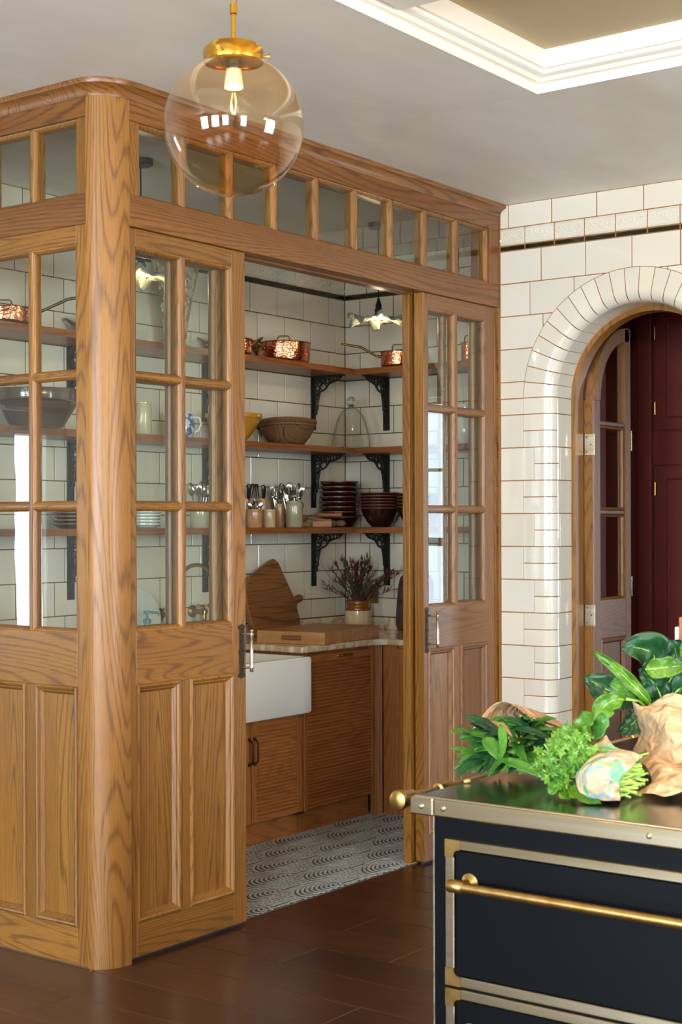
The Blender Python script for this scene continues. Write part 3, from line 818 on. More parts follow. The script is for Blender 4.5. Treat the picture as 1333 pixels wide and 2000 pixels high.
# ------------------------------------------------------------------ pantry: worktop, cabinets, sink
def arcp(cx, cy, r, a0, a1, n): return [(cx+r*cos(radians(a0+(a1-a0)*t/n)), cy+r*sin(radians(a0+(a1-a0)*t/n))) for t in range(n+1)]
wt = thing('worktop', 'veined onyx marble worktop with upstand round the pantry', 'worktop', (6.2, 4.7, .865))
out = [(XR-.001, 3.72), (XR-.001, YB-.001), (5.605, YB-.001), (5.605, 4.405)] + arcp(6.165, 4.325, .08, 90, 20, 6) + [(6.245, 4.30), (6.245, 3.72)]
BEV = [('BEVEL', dict(width=.010, segments=3, limit_method='ANGLE'))]
part(wt, 'slab', MB().prism(out, 2, .865, .897), MARBLE, mods=BEV)
part(wt, 'slab', MB().box(XL+.06, 5.03, 4.405, YB-.001, .865, .897), MARBLE, mods=BEV)
part(wt, 'back_strip', MB().box(5.03, 5.605, 4.83, YB-.001, .865, .8968), MARBLE)
part(wt, 'upstand', MB().box(XL+.06, XR-.02, YB-.020, YB-.001, .8975, .963, .002), MARBLE)
part(wt, 'upstand', MB().box(XR-.020, XR-.001, 3.72, YB-.001, .8975, .963, .002), MARBLE)

sk = thing('belfast_sink', 'white fireclay belfast sink with apron front', 'sink', (5.32, 4.6, .59))
mb = MB(); x0, x1, y0, y1, zb_, zt_ = 5.035, 5.604, 4.345, 4.83, .592, .856
rr = lambda x0, x1, y0, y1, r: arcp(x1-r, y1-r, r, 0, 90, 4)+arcp(x0+r, y1-r, r, 90, 180, 4)+arcp(x0+r, y0+r, r, 180, 270, 4)+arcp(x1-r, y0+r, r, 270, 360, 4)
rings = []
for ins, z, r in ((.006, zb_, .012), (0, zb_+.008, .012), (0, zt_-.008, .012), (.006, zt_, .012), (.024, zt_, .02), (.030, zt_-.008, .02), (.036, zb_+.05, .03), (.06, zb_+.03, .03)):
    rings.append([(p[0], p[1], z) for p in rr(x0+ins, x1-ins, y0+ins, y1-ins, r)])
n = len(rings[0])
vs = [p for q in rings for p in q]
mb.add(vs, [(i*n+k, i*n+(k+1) % n, (i+1)*n+(k+1) % n, (i+1)*n+k) for i in range(len(rings)-1) for k in range(n)]+[tuple(range(n)), tuple(range((len(rings)-1)*n, len(rings)*n))])
part(sk, 'basin', mb, PORC, 40)
part(sk, 'waste', MB().lathe([(0, .001), (.03, .001), (.036, .006), (.04, .004), (.04, 0)], (5.32, 4.6, zb_+.03), 20), BRASS, 40)

def tambour(par, u0, u1, z0, z1, y, pitch=.0165):
    mb = MB(); z = z0
    while z < z1-.004:
        zz = min(z+pitch, z1)
        mb.prism([(y, z), (y, zz), (y-.003, zz-.003), (y-.0055, (z+zz)/2), (y-.003, z+.003)], 0, u0, u1); z = zz
    return part(par, 'slat', mb, cab('X'), stuff=True)
def bail(par, x, y, z0, z1, m=IRON):
    """slim bow handle with ball ends"""
    mb = MB(); mb.tube([(x, y, z0), (x, y-.018, z0+.006), (x, y-.026, z0+.02), (x, y-.026, z1-.02), (x, y-.018, z1-.006), (x, y, z1)], [.004, .0045, .004, .004, .0045, .004], 8)
    for z in (z0, z1): mb.ball((x, y-.004, z), .0085, 10, 6)
    return part(par, 'handle', mb, m, 40)
Y0 = 4.425
sc = thing('sink_cabinet', 'dark oak cabinet under the white sink with two slatted doors', 'cabinet', (5.25, 4.6, 0))
part(sc, 'carcass', MB().box(4.87, 5.632, Y0+.022, YB-.03, .105, .585), cab('Z'))
for a, b, hx_, hg in ((4.885, 5.243, 5.228, 0), (5.249, 5.622, 5.264, 1)):
    dd = part(sc, 'cabinet_door', MB().box(a, b, Y0+.004, Y0+.0215, .112, .578), cab('Z'))
    for s0, s1, q0, q1, g in ((a, a+.035, .112, .578, 'Z'), (b-.035, b, .112, .578, 'Z'), (a+.035, b-.035, .112, .14, 'X'), (a+.035, b-.035, .55, .578, 'X')):
        part(dd, 'frame', MB().box(s0, s1, Y0-.004, Y0+.004, q0, q1, .0015), cab(g))
    tambour(dd, a+.035, b-.035, .14, .55, Y0+.0038)
    bail(dd, hx_, Y0-.004, .385, .50)
part(sc, 'latch', MB().box(5.55, 5.628, Y0-.012, Y0-.004, .578, .588, .002), IRON)
part(sc, 'latch', MB().box(5.55, 5.628, Y0-.012, Y0-.004, .106, .114, .002), IRON)
part(sc, 'plinth', MB().box(4.87, 5.632, 4.462, 4.48, 0, .105), cab('X'))
tc = thing('tambour_cabinet', 'tall dark oak slatted cabinet front right of the sink', 'cabinet', (5.93, 4.6, 0))
part(tc, 'carcass', MB().box(5.637, 6.218, Y0+.022, YB-.03, .105, .864), cab('Z'))
part(tc, 'stile', MB().box(5.637, 5.662, Y0-.004, Y0+.021, .105, .86, .0015), cab('Z'))
part(tc, 'stile', MB().box(6.196, 6.218, Y0-.004, Y0+.021, .105, .86, .0015), cab('Z'))
part(tc, 'top_rail', MB().box(5.664, 6.194, Y0-.003, Y0+.021, .815, .85, .0015), cab('X'))
tambour(tc, 5.664, 6.194, .112, .815, Y0+.004)
mb = MB(); mb.box(5.90, 6.02, Y0-.008, Y0-.003, .827, .841, .002)
for x in (5.905, 5.93, 6.015): mb.ball((x, Y0-.012, .834), .007, 10, 6)
mb.tube([(5.945, Y0-.014, .834), (6.01, Y0-.014, .836)], .0035, 8)
part(tc, 'latch', mb, BRASS, 40)
part(tc, 'plinth', MB().box(5.637, 6.218, 4.462, 4.48, 0, .105), cab('X'))
cpn = thing('corner_pilaster', 'fluted dark oak corner post between the two cabinet runs', 'post', (6.25, 4.4, 0))
poly = [(6.222, 4.452), (6.222, Y0-.006)]
for k in range(4):
    x = 6.226+k*.013
    poly += [(x, Y0-.008), (x+.003, Y0-.004), (x+.006, Y0-.003), (x+.009, Y0-.004), (x+.0125, Y0-.008)]
poly += [(6.282, Y0-.008), (6.282, 4.452)]
part(cpn, 'shaft', MB().prism(poly, 2, .0, .862), cab('Z'))
rc = thing('side_cabinet', 'dark oak cabinet with a slatted door along the right pantry wall', 'cabinet', (6.5, 4.0, 0))
part(rc, 'carcass', MB().box(6.305, XR-.03, 3.72, 4.40, .105, .864), cab('Z'))
part(rc, 'stile', MB().box(6.285, 6.304, 4.33, 4.415, .0, .862, .0015), cab('Z'))
dd = part(rc, 'cabinet_door', MB().box(6.287, 6.304, 3.80, 4.326, .112, .85), cab('Z'))
part(dd, 'frame', MB().box(6.279, 6.287, 4.276, 4.326, .112, .85, .0015), cab('Z'))
part(dd, 'frame', MB().box(6.279, 6.287, 3.80, 4.276, .112, .15, .0015), cab('Y'))
part(dd, 'frame', MB().box(6.279, 6.287, 3.80, 4.276, .81, .85, .0015), cab('Y'))
mb = MB(); z = .16
while z < .80: mb.box(6.281, 6.286, 3.80, 4.276, z, z+.04, .002); z += .052
part(dd, 'slat', mb, shelfoak('Y'), stuff=True)
part(rc, 'plinth', MB().box(6.305, 6.32, 3.72, 4.40, 0, .105), cab('Y'))

# ------------------------------------------------------------------ shelves and iron brackets
SZ = [(2.322, 'top'), (1.894, 'middle'), (1.464, 'lowest')]
DP = .257; SH = .031
brs = MB()
brs.box(-.021, .021, -.007, 0, -.292, 0, .0015); brs.box(-.013, .013, -.215, -.007, -.006, 0, .001)
def circ(cy, cz, r, t=.0034, n=14):
    r *= 1.18; cy *= 1.03; cz *= 1.08
    brs.tube([(0, cy+r*cos(2*pi*k/n), cz+r*sin(2*pi*k/n)) for k in range(n)], t, 6, True, (1.5, 1, 1))
def curl(cy, cz, r, a0, turns, t=.0038):
    brs.tube([(0, cy+r*(1-.8*k/18)*cos(a0+turns*2*pi*k/18), cz+r*(1-.8*k/18)*sin(a0+turns*2*pi*k/18)) for k in range(19)], [t*(1-.4*k/18) for k in range(19)], 6, False, (1.5, 1, 1))
for p_ in ((-.065, -.018, .013), (-.03, -.025, .012), (-.032, -.062, .013), (-.070, -.052, .018), (-.10, -.024, .013), (-.126, -.02, .011), (-.148, -.018, .010), (-.168, -.016, .009),
           (-.028, -.10, .012), (-.022, -.135, .011), (-.024, -.16, .010), (-.018, -.185, .009)): circ(*p_)
curl(-.048, -.038, .026, 0, 1.4); curl(-.085, -.03, .02, 2, -1.3); curl(-.036, -.085, .02, 4, 1.3); curl(-.115, -.03, .014, 1, 1.2); curl(-.03, -.12, .014, 4, -1.2)
brs.tube([(0, -.2, -.008), (0, -.175, -.026), (0, -.14, -.034), (0, -.11, -.045), (0, -.092, -.066), (0, -.075, -.078), (0, -.05, -.085), (0, -.042, -.11), (0, -.034, -.15), (0, -.03, -.18), (0, -.012, -.215), (0, -.008, -.25)], .0045, 6, False, (1.5, 1, 1))
brs.prism([(-.007, -.006), (-.045, -.006), (-.022, -.022), (-.007, -.05)], 0, -.004, .004)
brs.prism([(-.2, -.004), (-.165, -.004), (-.17, -.012), (-.18, -.018), (-.19, -.013)], 0, -.004, .004)
brs.prism([(-.007, -.2), (-.014, -.2), (-.018, -.22), (-.012, -.25), (-.007, -.262)], 0, -.004, .004)
BR = brs.mesh('shelf_bracket', IRON, smooth=40)
for z, nm in SZ:
    st = thing('corner_shelf', {'top': 'long oak corner shelf carrying the copper pans, topmost of three', 'middle': 'long oak corner shelf carrying the mixing bowls, second of three', 'lowest': 'long oak corner shelf carrying cutlery jars and brown bowls, lowest of three'}[nm], 'shelf', (6.5, YB-.1, z-SH), group='open oak shelves in the pantry')
    part(st, 'back_board', MB().prism([(XL+.06, YB-DP), (XR-DP, YB-DP), (XR-.001, YB-.001), (XL+.06, YB-.001)], 2, z-SH, z), shelfoak('X'))
    part(st, 'side_board', MB().prism([(XR-DP+.0006, YB-DP), (XR-DP+.0006, 3.72), (XR-.001, 3.72), (XR-.001, YB-.002)], 2, z-SH, z), shelfoak('Y'))
    for k, (x, y, r, wh) in enumerate(((4.731, YB, 0, 'behind the left-hand glazing'), (5.643, YB, 0, 'behind the glazed sliding door'), (6.535, YB, 0, 'on the back wall next to the corner'), (XR, 4.77, -pi/2, 'on the side wall next to the corner'))):
        o = bpy.data.objects.new('shelf_bracket', BR); COL.objects.link(o); o.location = (x, y, z-SH) ; o.rotation_euler = (0, 0, r)
        o.location = Vector(o.location)+(Vector((0, -.0005, -.0003)) if r == 0 else Vector((-.0005, 0, -.0003)))
        o['label'] = 'scrolled black iron bracket under the %s shelf, %s' % (nm, wh); o['category'] = 'bracket'; o['group'] = 'iron shelf brackets'

# ------------------------------------------------------------------ copper, bowls, jars
def cup_prof(r, h, t=.003, foot=None, rimw=0, sh=None):
    o = sh or [(r*.96, 0), (r, .01), (r, h)]
    return [(0, 0)]+o+[(o[-1][0]+rimw, h), (o[-1][0]-t, h)]+[(max(a-t, .001), max(b, t+.002)) for a, b in reversed(o)]+[(0, t+.002)]
def loop(par, x, y, z, ang, m=BRASSD, sc=1.):
    """cast loop handle standing off a pan's side at angle ang"""
    c, s_ = cos(ang), sin(ang)
    pts = []
    for t in range(13):
        a = pi*t/12; u = -.045*cos(a)*sc; v2 = .055*sin(a)**.7*sc if 0 < t < 12 else 0
        pts.append((x+c*v2-s_*u, y+s_*v2+c*u, z+.62*v2))
    mb = MB().tube(pts, .0055, 8)
    for s3 in (-1, 1):
        u = s3*.045*sc
        mb.ball((x-s_*u, y+c*u, z-.004), .013, 10, 6, (.5 if abs(c) > .7 else 1, .5 if abs(s_) > .7 else 1, 1.1))
    return part(par, 'side_handle', mb, m, 50, local=True)
def pan(name, label, x, y, z, r, h, lid=True, loops=(), stick=None, lidh=.02):
    t = thing(name, label, 'pan', (x, y, z+.0005), group='copper pans on the top shelf')
    part(t, 'pan_body', MB().lathe(cup_prof(r, h, .002, sh=[(r*.9, 0), (r*.97, .006), (r, .02), (r, h)], rimw=.002), seg=48), COPPER, 40, local=True)
    if lid:
        l = part(t, 'lid', MB().lathe([(r+.003, h+.001), (r+.004, h+.004), (r*.97, h+.005), (r*.6, h+lidh*.7), (0, h+lidh), (0, h+lidh-.003), (r*.97, h+.001)], seg=48), COPPER, 40, local=True)
        pts = [(-.032, 0, h+lidh*.55), (-.030, 0, h+lidh+.022), (-.022, 0, h+lidh+.030), (.022, 0, h+lidh+.030), (.030, 0, h+lidh+.022), (.032, 0, h+lidh*.55)]
        a = YAW-pi/2
        part(l, 'lid_handle', MB().tube([(p[0]*cos(a), p[0]*sin(a), p[2]) for p in pts], .004, 8), BRASSD, 50, local=True)
    for a in loops: loop(t, r*cos(a), r*sin(a), h*.72, a)
    if stick is not None:
        c, s_ = cos(stick[0]), sin(stick[0]); L = stick[1]
        part(t, 'long_handle', MB().tube([(c*(r-.002), s_*(r-.002), h*.75), (c*(r+.03), s_*(r+.03), h*.85), (c*(r+L*.5), s_*(r+L*.5), h+stick[2]*.62), (c*(r+L), s_*(r+L), h+stick[2])], [.008, .006, .007, .006], 8), BRASSD, 50, local=True)
    return t
left = YAW+pi/2           # direction pointing left as seen from the kitchen
pan('casserole_pan', 'wide lidded copper casserole with loop handle, left of the corner on the top shelf', 6.10, 4.912, 2.322, .138, .098, loops=(left+.5,), lidh=.012)
pan('saucepan', 'lidded copper saucepan with a long thin handle, right of the corner on the top shelf', 6.70, 4.60, 2.322, .094, .085, stick=(left-.15, .22, .055), lidh=.014)
pan('stock_pan', 'copper pan half hidden by the edge of the sliding door', 5.69, 4.925, 2.322, .106, .080, loops=(left-.1, left+pi+.1), lidh=.01)
pan('saute_pan', 'low copper pan behind the leftmost upper pane', 4.24, 4.93, 2.322, .115, .07, stick=(left+pi+.1, .30, .075), lidh=.01)
pan('stew_pan', 'copper pan with a brass loop handle beside the corner post', 4.80, 4.93, 2.322, .10, .075, loops=(left+.1, left+pi), lidh=.01)
pan('milk_pan', 'small copper pan behind the door next to the arch wall', 6.70, 4.14, 2.322, .05, .10, lid=True, lidh=.012)
YELLOW = plain('yellow_ware_glaze', 'c98f2e', .22, coat=.5, noise_=(8, .4, .7), c2='b67f26')
OLDWOOD = wood('X', '8f6a42', '6d4c2c', '3d2715', .65, 30., 5., .55, 0)
CREAM = plain('cream_stoneware', 'd8c49c', .16, coat=.6, noise_=(6, .4, .7), c2='c9ae82')
SALT = plain('buff_salt_glaze', 'c79a72', .22, coat=.5, noise_=(14, .35, .65), c2='b07a4e')
SAGE = plain('grey_green_stoneware', 'b3ab8a', .16, coat=.6, noise_=(5, .4, .7), c2='a39b78')
BROWNG = plain('dark_brown_slip_glaze', '2b1710', .08, coat=.8, noise_=(6, .4, .7), c2='1d110d')
RIM = plain('bare_red_clay_rim', '74402a', .4)
AMBER = plain('amber_brown_glaze', '8a4d16', .1, coat=.7, noise_=(9, .4, .7), c2='6d3a10')
WHITEC = plain('white_china', 'e4e2d8', .12, coat=.5)
BLUEC = plain('blue_and_white_china', 'd9dcdc', .12, coat=.5, noise_=(38, .46, .54), c2='2f5590')
WGL = plain('pale_pottery_relief', 'bcae90', .5, noise_=(16, .48, .56), c2='8c7650')
t = thing('mixing_bowl', 'yellow glazed mixing bowl with moulded sides, beside the wooden bowl', 'bowl', (5.69, 4.905, 1.8945))
pr = [(0, 0), (.058, 0), (.062, .006), (.075, .016), (.105, .055), (.125, .095), (.135, .115), (.141, .116), (.144, .124), (.142, .137), (.136, .138), (.130, .118), (.118, .092), (.09, .045), (.05, .012), (0, .010)]
part(t, 'bowl_body', MB().lathe(pr, seg=56), YELLOW, 40, local=True)
mb = MB()
for k in range(22):
    a = 2*pi*k/22
    for s3 in (-1, 1): mb.tube([((.080+.050*q/6)*cos(a+s3*.14*sin(pi*q/6)), (.080+.050*q/6)*sin(a+s3*.14*sin(pi*q/6)), .026+.078*(q/6)**1.05) for q in range(7)], .0022, 5)
part(t, 'moulded_relief', mb, YELLOW, 50, local=True)
t = thing('wooden_bowl', 'rough turned wooden bowl with a split side on the middle shelf', 'bowl', (6.10, 4.890, 1.8945))
pr = [(0, 0), (.075, 0), (.09, .004), (.118, .04), (.137, .075), (.143, .090), (.141, .093), (.148, .097), (.147, .106), (.153, .110), (.157, .122), (.150, .132), (.142, .130), (.125, .085), (.08, .02), (0, .015)]
mb = MB().lathe(pr, seg=56); mb.v = [(x_*(1+.02*sin(2*atan2(y_, x_)+.6)), y_*(1-.015*sin(2*atan2(y_, x_))), z_+.005*sin(atan2(y_, x_)*2)*(z_/.13)) for x_, y_, z_ in mb.v]
part(t, 'bowl_body', mb, OLDWOOD, 40, local=True)
mb = MB().tube([(-.105, -.066, .035), (-.118, -.070, .06), (-.121, -.077, .085)], .0016, 5); part(t, 'crack', mb, DARK, local=True)
CLO = glass('bell_jar_glass', (.97, .975, .96, 1), .0, 1.7, .05, (.42, .42, .38, 1))
t = thing('glass_cloche', 'clear glass bell cloche with ball knob standing in the shelf corner', 'cloche', (6.635, 4.87, 1.8945))
o_ = [(.112, 0), (.106, .05), (.095, .10), (.082, .15), (.066, .185), (.045, .212), (.022, .226), (.014, .232)]
part(t, 'bell', MB().lathe(o_+[(.0, .234), (0, .230)]+[(a-.003, b-.001) for a, b in reversed(o_)][0:]+[(.109, 0), (.112, 0)], seg=48), CLO, 50, local=True)
SOLIDG, _nt, _bs = mk('solid_clear_glass'); _bs.inputs['Transmission Weight'].default_value = 1; _bs.inputs['Roughness'].default_value = .0; _bs.inputs['IOR'].default_value = 1.45
part(t, 'knob', MB().ball((0, 0, .258), .029, 24, 16, (1, 1, .95)), SOLIDG, 60, local=True)
part(t, 'bell_rim', MB().tube([(.112*cos(a*pi/24), .112*sin(a*pi/24), .003) for a in range(48)], .0028, 6, True), SOLIDG, 60, local=True)
def jar(name, label, x, y, r, h, m, cat='jar', z=1.464, neck=True, group='stoneware cutlery jars', flare=0.):
    t = thing(name, label, cat, (x, y, z+.0005), group=group)
    b = [(0, 0), (r*.94, 0), (r, .005), (r*(1+flare), h*.80)]
    if neck: b += [(r*.98, h*.86), (r*.90, h*.90), (r*.90, h*.93), (r*.96, h*.95), (r*.97, h*.99), (r*.93, h)]
    else: b += [(r*(1.0+flare), h*.90), (r*1.02, h*.93), (r*1.02, h*.985), (r*.98, h)]
    part(t, 'jar_body', MB().lathe(b+[(r*.86, h), (r*.84, h*.9), (r*.88, h*.8), (r*.88, .01), (0, .008)], seg=36), m, 35, local=True)
    return t
J = [('buff_jar', 'rust-stained cream jar of small spoons, nearest the sliding door', 5.80, 4.86, .038, .092, SALT, False),
     ('cream_jar', 'plain cream jar beside the rust-stained jar', 5.915, 4.862, .033, .092, CREAM, False),
     ('back_jar', 'tan jar of knives behind the plain cream jar', 5.985, 4.965, .030, .150, SALT, False),
     ('rear_jar', 'tan jar of knives behind the rust-stained jar', 5.87, 4.975, .030, .150, SALT, False),
     ('brown_jar', 'dull brown jar of forks behind the grey-green jar', 6.115, 4.955, .029, .125, SALT, False),
     ('grey_green_jar', 'grey-green stoneware jar crammed with forks and spoons', 6.125, 4.865, .0445, .138, SAGE, True),
     ('wide_jar', 'wide pale jar of large spoons seen through the sliding door glass', 5.41, 4.88, .048, .125, SAGE, True),
     ('narrow_jar', 'narrow cream jar of knives seen through the sliding door glass', 5.555, 4.88, .032, .125, CREAM, True)]
for a in J: jar('stoneware_jar', a[1], a[2], a[3], a[4], a[5], a[6], neck=a[7])
SILVER = plain('worn_silver_plate', 'c3c0b8', .16, 1.); STEELD = plain('dark_pewter_handle', '4a4640', .3, .9)
def spoon_mb():
    mb = MB(); mb.ball((0, 0, .185), .021, 14, 10, (1, .3, 1.5))
    mb.tube([(0, 0, 0), (0, 0, .08), (0, .004, .155), (0, .002, .165)], [.006, .0045, .003, .004], 8, False, (1.6, .6, 1)); return mb
def fork_mb():
    mb = MB(); mb.tube([(0, 0, 0), (0, 0, .08), (0, .004, .14)], [.006, .0045, .003], 8, False, (1.6, .6, 1))
    mb.ball((0, .004, .147), .012, 12, 8, (1, .3, 1))
    for k in range(4):
        x = -.0105+.007*k; mb.tube([(x*.6, .003, .150), (x, .002, .168), (x, -.001, .190), (x, .002, .208)], [.003, .0024, .0022, .0009], 6)
    return mb
def knife_mb():
    mb = MB(); mb.tube([(0, 0, 0), (0, 0, .10)], [.006, .005], 6, False, (1.8, .3, 1))
    mb.tube([(0, 0, .10), (0, 0, .11), (0, 0, .17), (0, 0, .19), (0, 0, .196)], [.005, .007, .0095, .011, .006], 10, False, (1, .6, 1)); return mb
CUT = {'spoon': spoon_mb().mesh('table_spoon', SILVER, smooth=50), 'fork': fork_mb().mesh('table_fork', SILVER, smooth=50), 'knife': knife_mb().mesh('table_knife', STEELD, smooth=50)}
CUTL = {'spoon': 'silver spoon standing bowl up in the %s', 'fork': 'silver fork standing tines up in the %s', 'knife': 'dark-handled knife standing in the %s'}
def cutlery(kind, n, x, y, r, z, h, where, seed, s=1.):
    rr = random.Random(seed)
    for k in range(n):
        a = 2*pi*(k+.3*rr.random())/n; q = r*(.35+.5*rr.random()); lean = .10+.16*rr.random()
        o = bpy.data.objects.new('table_'+kind, CUT[kind]); COL.objects.link(o)
        o.location = (x+q*.3*cos(a), y+q*.3*sin(a), z+h+rr.uniform(-.012, .012))
        o.rotation_euler = (-lean*sin(a), lean*cos(a), YAW-pi/2+rr.uniform(-.7, .7)); o.scale = (s, s, s)
        o['label'] = CUTL[kind] % where; o['category'] = kind; o['group'] = '%s in the %s' % ({'knife': 'knives'}.get(kind, kind+'s'), where)
zq = 1.464
cutlery('spoon', 4, 5.80, 4.86, .03, zq, .012, 'rust-stained cream jar', 1, .62)
cutlery('knife', 1, 5.915, 4.862, .02, zq, .012, 'plain cream jar', 12, .55)
cutlery('knife', 3, 5.985, 4.965, .03, zq, .03, 'tan jar behind the plain cream jar', 2, 1.0)
cutlery('knife', 5, 5.87, 4.975, .03, zq, .03, 'tan jar behind the rust-stained jar', 3)
cutlery('fork', 8, 6.115, 4.955, .03, zq, .012, 'dull brown jar', 4, .98)
cutlery('fork', 9, 6.125, 4.865, .045, zq, .012, 'grey-green jar', 5, .95)
cutlery('spoon', 3, 6.125, 4.885, .03, zq, .012, 'grey-green jar', 6, 1.05)
cutlery('spoon', 7, 5.41, 4.88, .04, zq, .012, 'wide pale jar', 7, .98)
cutlery('knife', 4, 5.555, 4.88, .03, zq, .012, 'narrow cream jar', 8, .9)
# brown glazed bowls, each bowl of a stack on its own
def bowl_prof(r, h): return [(0, 0), (r*.42, 0), (r*.46, .004), (r*.70, h*.30), (r*.90, h*.68), (r*.97, h*.93), (r*.955, h*.94), (r*.88, h*.70), (r*.66, h*.32), (r*.4, .012), (0, .010)]
def rim_prof(r, h): return [(r*.955, h-.005), (r*.985, h-.006), (r, h-.004), (r*.995, h), (r*.965, h), (r*.955, h-.005)]
def stack(x, y, r, h, n, dz, what, cat, grp):
    a = bowl_prof(r, h); b = rim_prof(r, h)
    m1 = MB().lathe(a, seg=40).mesh('bowl_body', BROWNG, smooth=40); m2 = MB().lathe(b, seg=40).mesh('rim', RIM, smooth=40)
    for k in range(n):
        t = thing('glazed_bowl', what % ('bottom' if k == 0 else 'top' if k == n-1 else '%s from the bottom' % ['', 'second', 'third', 'fourth', 'fifth', 'sixth', 'seventh', 'eighth', 'ninth'][k]), cat, (x+random.uniform(-.002, .002), y+random.uniform(-.002, .002), zq+.0005+k*dz), group=grp)
        part(t, 'bowl_body', m1, BROWNG, local=True); part(t, 'rim', m2, RIM, local=True)
stack(6.665, 4.70, .108, .105, 6, .0165, 'dark brown glazed bowl with red clay rim, %s of the front stack', 'bowl', 'brown bowls, front stack')
stack(6.69, 4.478, .106, .110, 5, .018, 'dark brown glazed bowl, %s of the stack behind the door jamb', 'bowl', 'brown bowls, stack at the jamb')
def plate_stack(x, y, r, n, dz, h, what, grp, m1, m2, z=zq):
    a = MB().lathe([(0, 0), (r*.6, 0), (r*.72, h*.2), (r*.97, h*.86), (r*.96, h), (r*.68, h*.35), (0, h*.2)], seg=40).mesh('plate_body', m1, smooth=40)
    b = MB().lathe([(r*.95, h-.003), (r, h-.003), (r, h+.0025), (r*.95, h+.0025), (r*.95, h-.003)], seg=40).mesh('rim', m2, smooth=40)
    ordn = ['', 'second', 'third', 'fourth', 'fifth', 'sixth', 'seventh', 'eighth', 'ninth', 'tenth', 'eleventh']
    for k in range(n):
        t = thing('dinner_plate', what % ('bottom' if k == 0 else 'top' if k == n-1 else ordn[k]+' from the bottom'), 'plate', (x+random.uniform(-.003, .003), y+random.uniform(-.003, .003), z+.0005+k*dz), group=grp)
        part(t, 'plate_body', a, m1, local=True); part(t, 'rim', b, m2, local=True)
plate_stack(6.60, 4.925, .106, 8, .0275, .056, 'deep brown glazed dish, %s of the rear stack', 'brown dishes, rear stack', BROWNG, RIM)
plate_stack(5.09, 4.93, .075, 8, .0145, .020, 'white china plate, %s of the stack behind the door glass', 'white plates on the lowest shelf', WHITEC, WHITEC)
plate_stack(4.64, 4.93, .10, 5, .0165, .022, 'dark glazed plate, %s of the stack beside the corner post', 'dark plates behind the left glazing', BROWNG, RIM)
# wooden tools lying in front of the bowls
CW = wood('X', 'b5713f', '9a5b2e', '6d3b1b', .5, 18., 5., .4, 0)
F2 = (cos(YAW), sin(YAW)); R2 = (sin(YAW), -cos(YAW))
def loc2(x, y, s, d): return (x+R2[0]*s+F2[0]*d, y+R2[1]*s+F2[1]*d)
solo('butter_block', MB().box(-.052, .052, -.03, .03, 0, .034, .003), CW, 'chamfered pink-brown wooden butter mould block on the lowest shelf', 'block', (6.325, 4.835, zq+.0005), rz=YAW-pi/2)
t = thing('wooden_scoop', 'old wooden scoop with a round bowl, lying on the tray', 'scoop', (6.29, 4.905, zq+.030), rz=YAW-pi/2)
part(t, 'bowl', MB().lathe([(0, 0), (.02, .002), (.033, .014), (.036, .032), (.032, .032), (.026, .014), (0, .008)], (-.03, 0, 0), 20), OLDWOOD, 40, local=True)
part(t, 'shaft', MB().tube([(0, 0, .022), (.05, 0, .012), (.11, 0, .006), (.125, 0, .006)], [.010, .007, .008, .010], 10), OLDWOOD, 40, local=True)
solo('wooden_tray', MB().box(-.10, .05, -.05, .05, .0, .026, .004), OLDWOOD, 'flat wooden tray behind the butter mould block', 'tray', (6.27, 4.93, zq+.0008), rz=YAW-pi/2)
t = thing('wooden_pestle', 'pale wooden pestle with thick head, lying across the scoop', 'pestle', (6.42, 4.86, zq+.066), rz=YAW-pi/2)
part(t, 'rod', MB().lathe([(0, -.07), (.012, -.068), (.014, -.05), (.010, -.03), (.010, .03), (.014, .05), (.012, .068), (0, .07)], seg=14, ax=0), CW, 40, local=True)
t = thing('turned_dibber', 'turned wooden dibber lying at the foot of the brown bowls', 'tool', (6.45, 4.83, zq+.0205), rz=YAW-pi/2)
part(t, 'rod', MB().lathe([(0, -.045), (.014, -.042), (.02, -.02), (.013, -.004), (.018, .01), (.0195, .03), (.012, .045), (0, .047)], seg=16, ax=0), OLDWOOD, 40, local=True)
t = thing('rolling_pin', 'dark turned wooden rolling pin end showing behind the grey-green jar', 'rolling pin', (6.26, 4.99, zq+.115), rz=YAW-pi/2)
part(t, 'rod', MB().lathe([(0, -.10), (.012, -.10), (.012, .0), (.011, .03), (.017, .045), (.017, .06), (0, .066)], seg=16, ax=0), OLDWOOD, 40, local=True)
# middle shelf, left
jar('stoneware_jar', 'tall cream preserve jar on the middle shelf beside the corner post', 5.04, 4.90, .042, .155, CREAM, z=1.894, group='jars on the middle shelf')
t = thing('china_jug', 'blue and white patterned china jug on the middle shelf', 'jug', (5.34, 4.93, 1.8945))
part(t, 'jug_body', MB().lathe([(0, 0), (.045, 0), (.05, .006), (.062, .04), (.06, .08), (.052, .10), (.056, .118), (.05, .118), (.047, .10), (.055, .08), (.05, .01), (0, .008)], seg=32), BLUEC, 40, local=True)
part(t, 'jug_handle', MB().tube([(R2[0]*s, R2[1]*s, z) for s, z in ((.05, .105), (.085, .10), (.092, .07), (.08, .04), (.058, .03))], .006, 8), WHITEC, 50, local=True)
t = thing('white_pitcher', 'white china pitcher behind the door next to the arch wall', 'jug', (6.70, 4.17, 1.8945))
part(t, 'jug_body', MB().lathe([(0, 0), (.045, 0), (.05, .006), (.068, .06), (.062, .12), (.042, .17), (.05, .21), (.045, .21), (.038, .17), (.055, .12), (.06, .06), (0, .008)], seg=32), WHITEC, 40, local=True)
part(t, 'jug_handle', MB().tube([(R2[0]*s, R2[1]*s, z) for s, z in ((.045, .19), (.085, .185), (.10, .13), (.085, .08), (.064, .06))], .007, 8), WHITEC, 50, local=True)
t = thing('pancheon_bowl', 'very wide brown glazed dough bowl behind the left glazing', 'bowl', (4.33, 4.83, 1.8945))
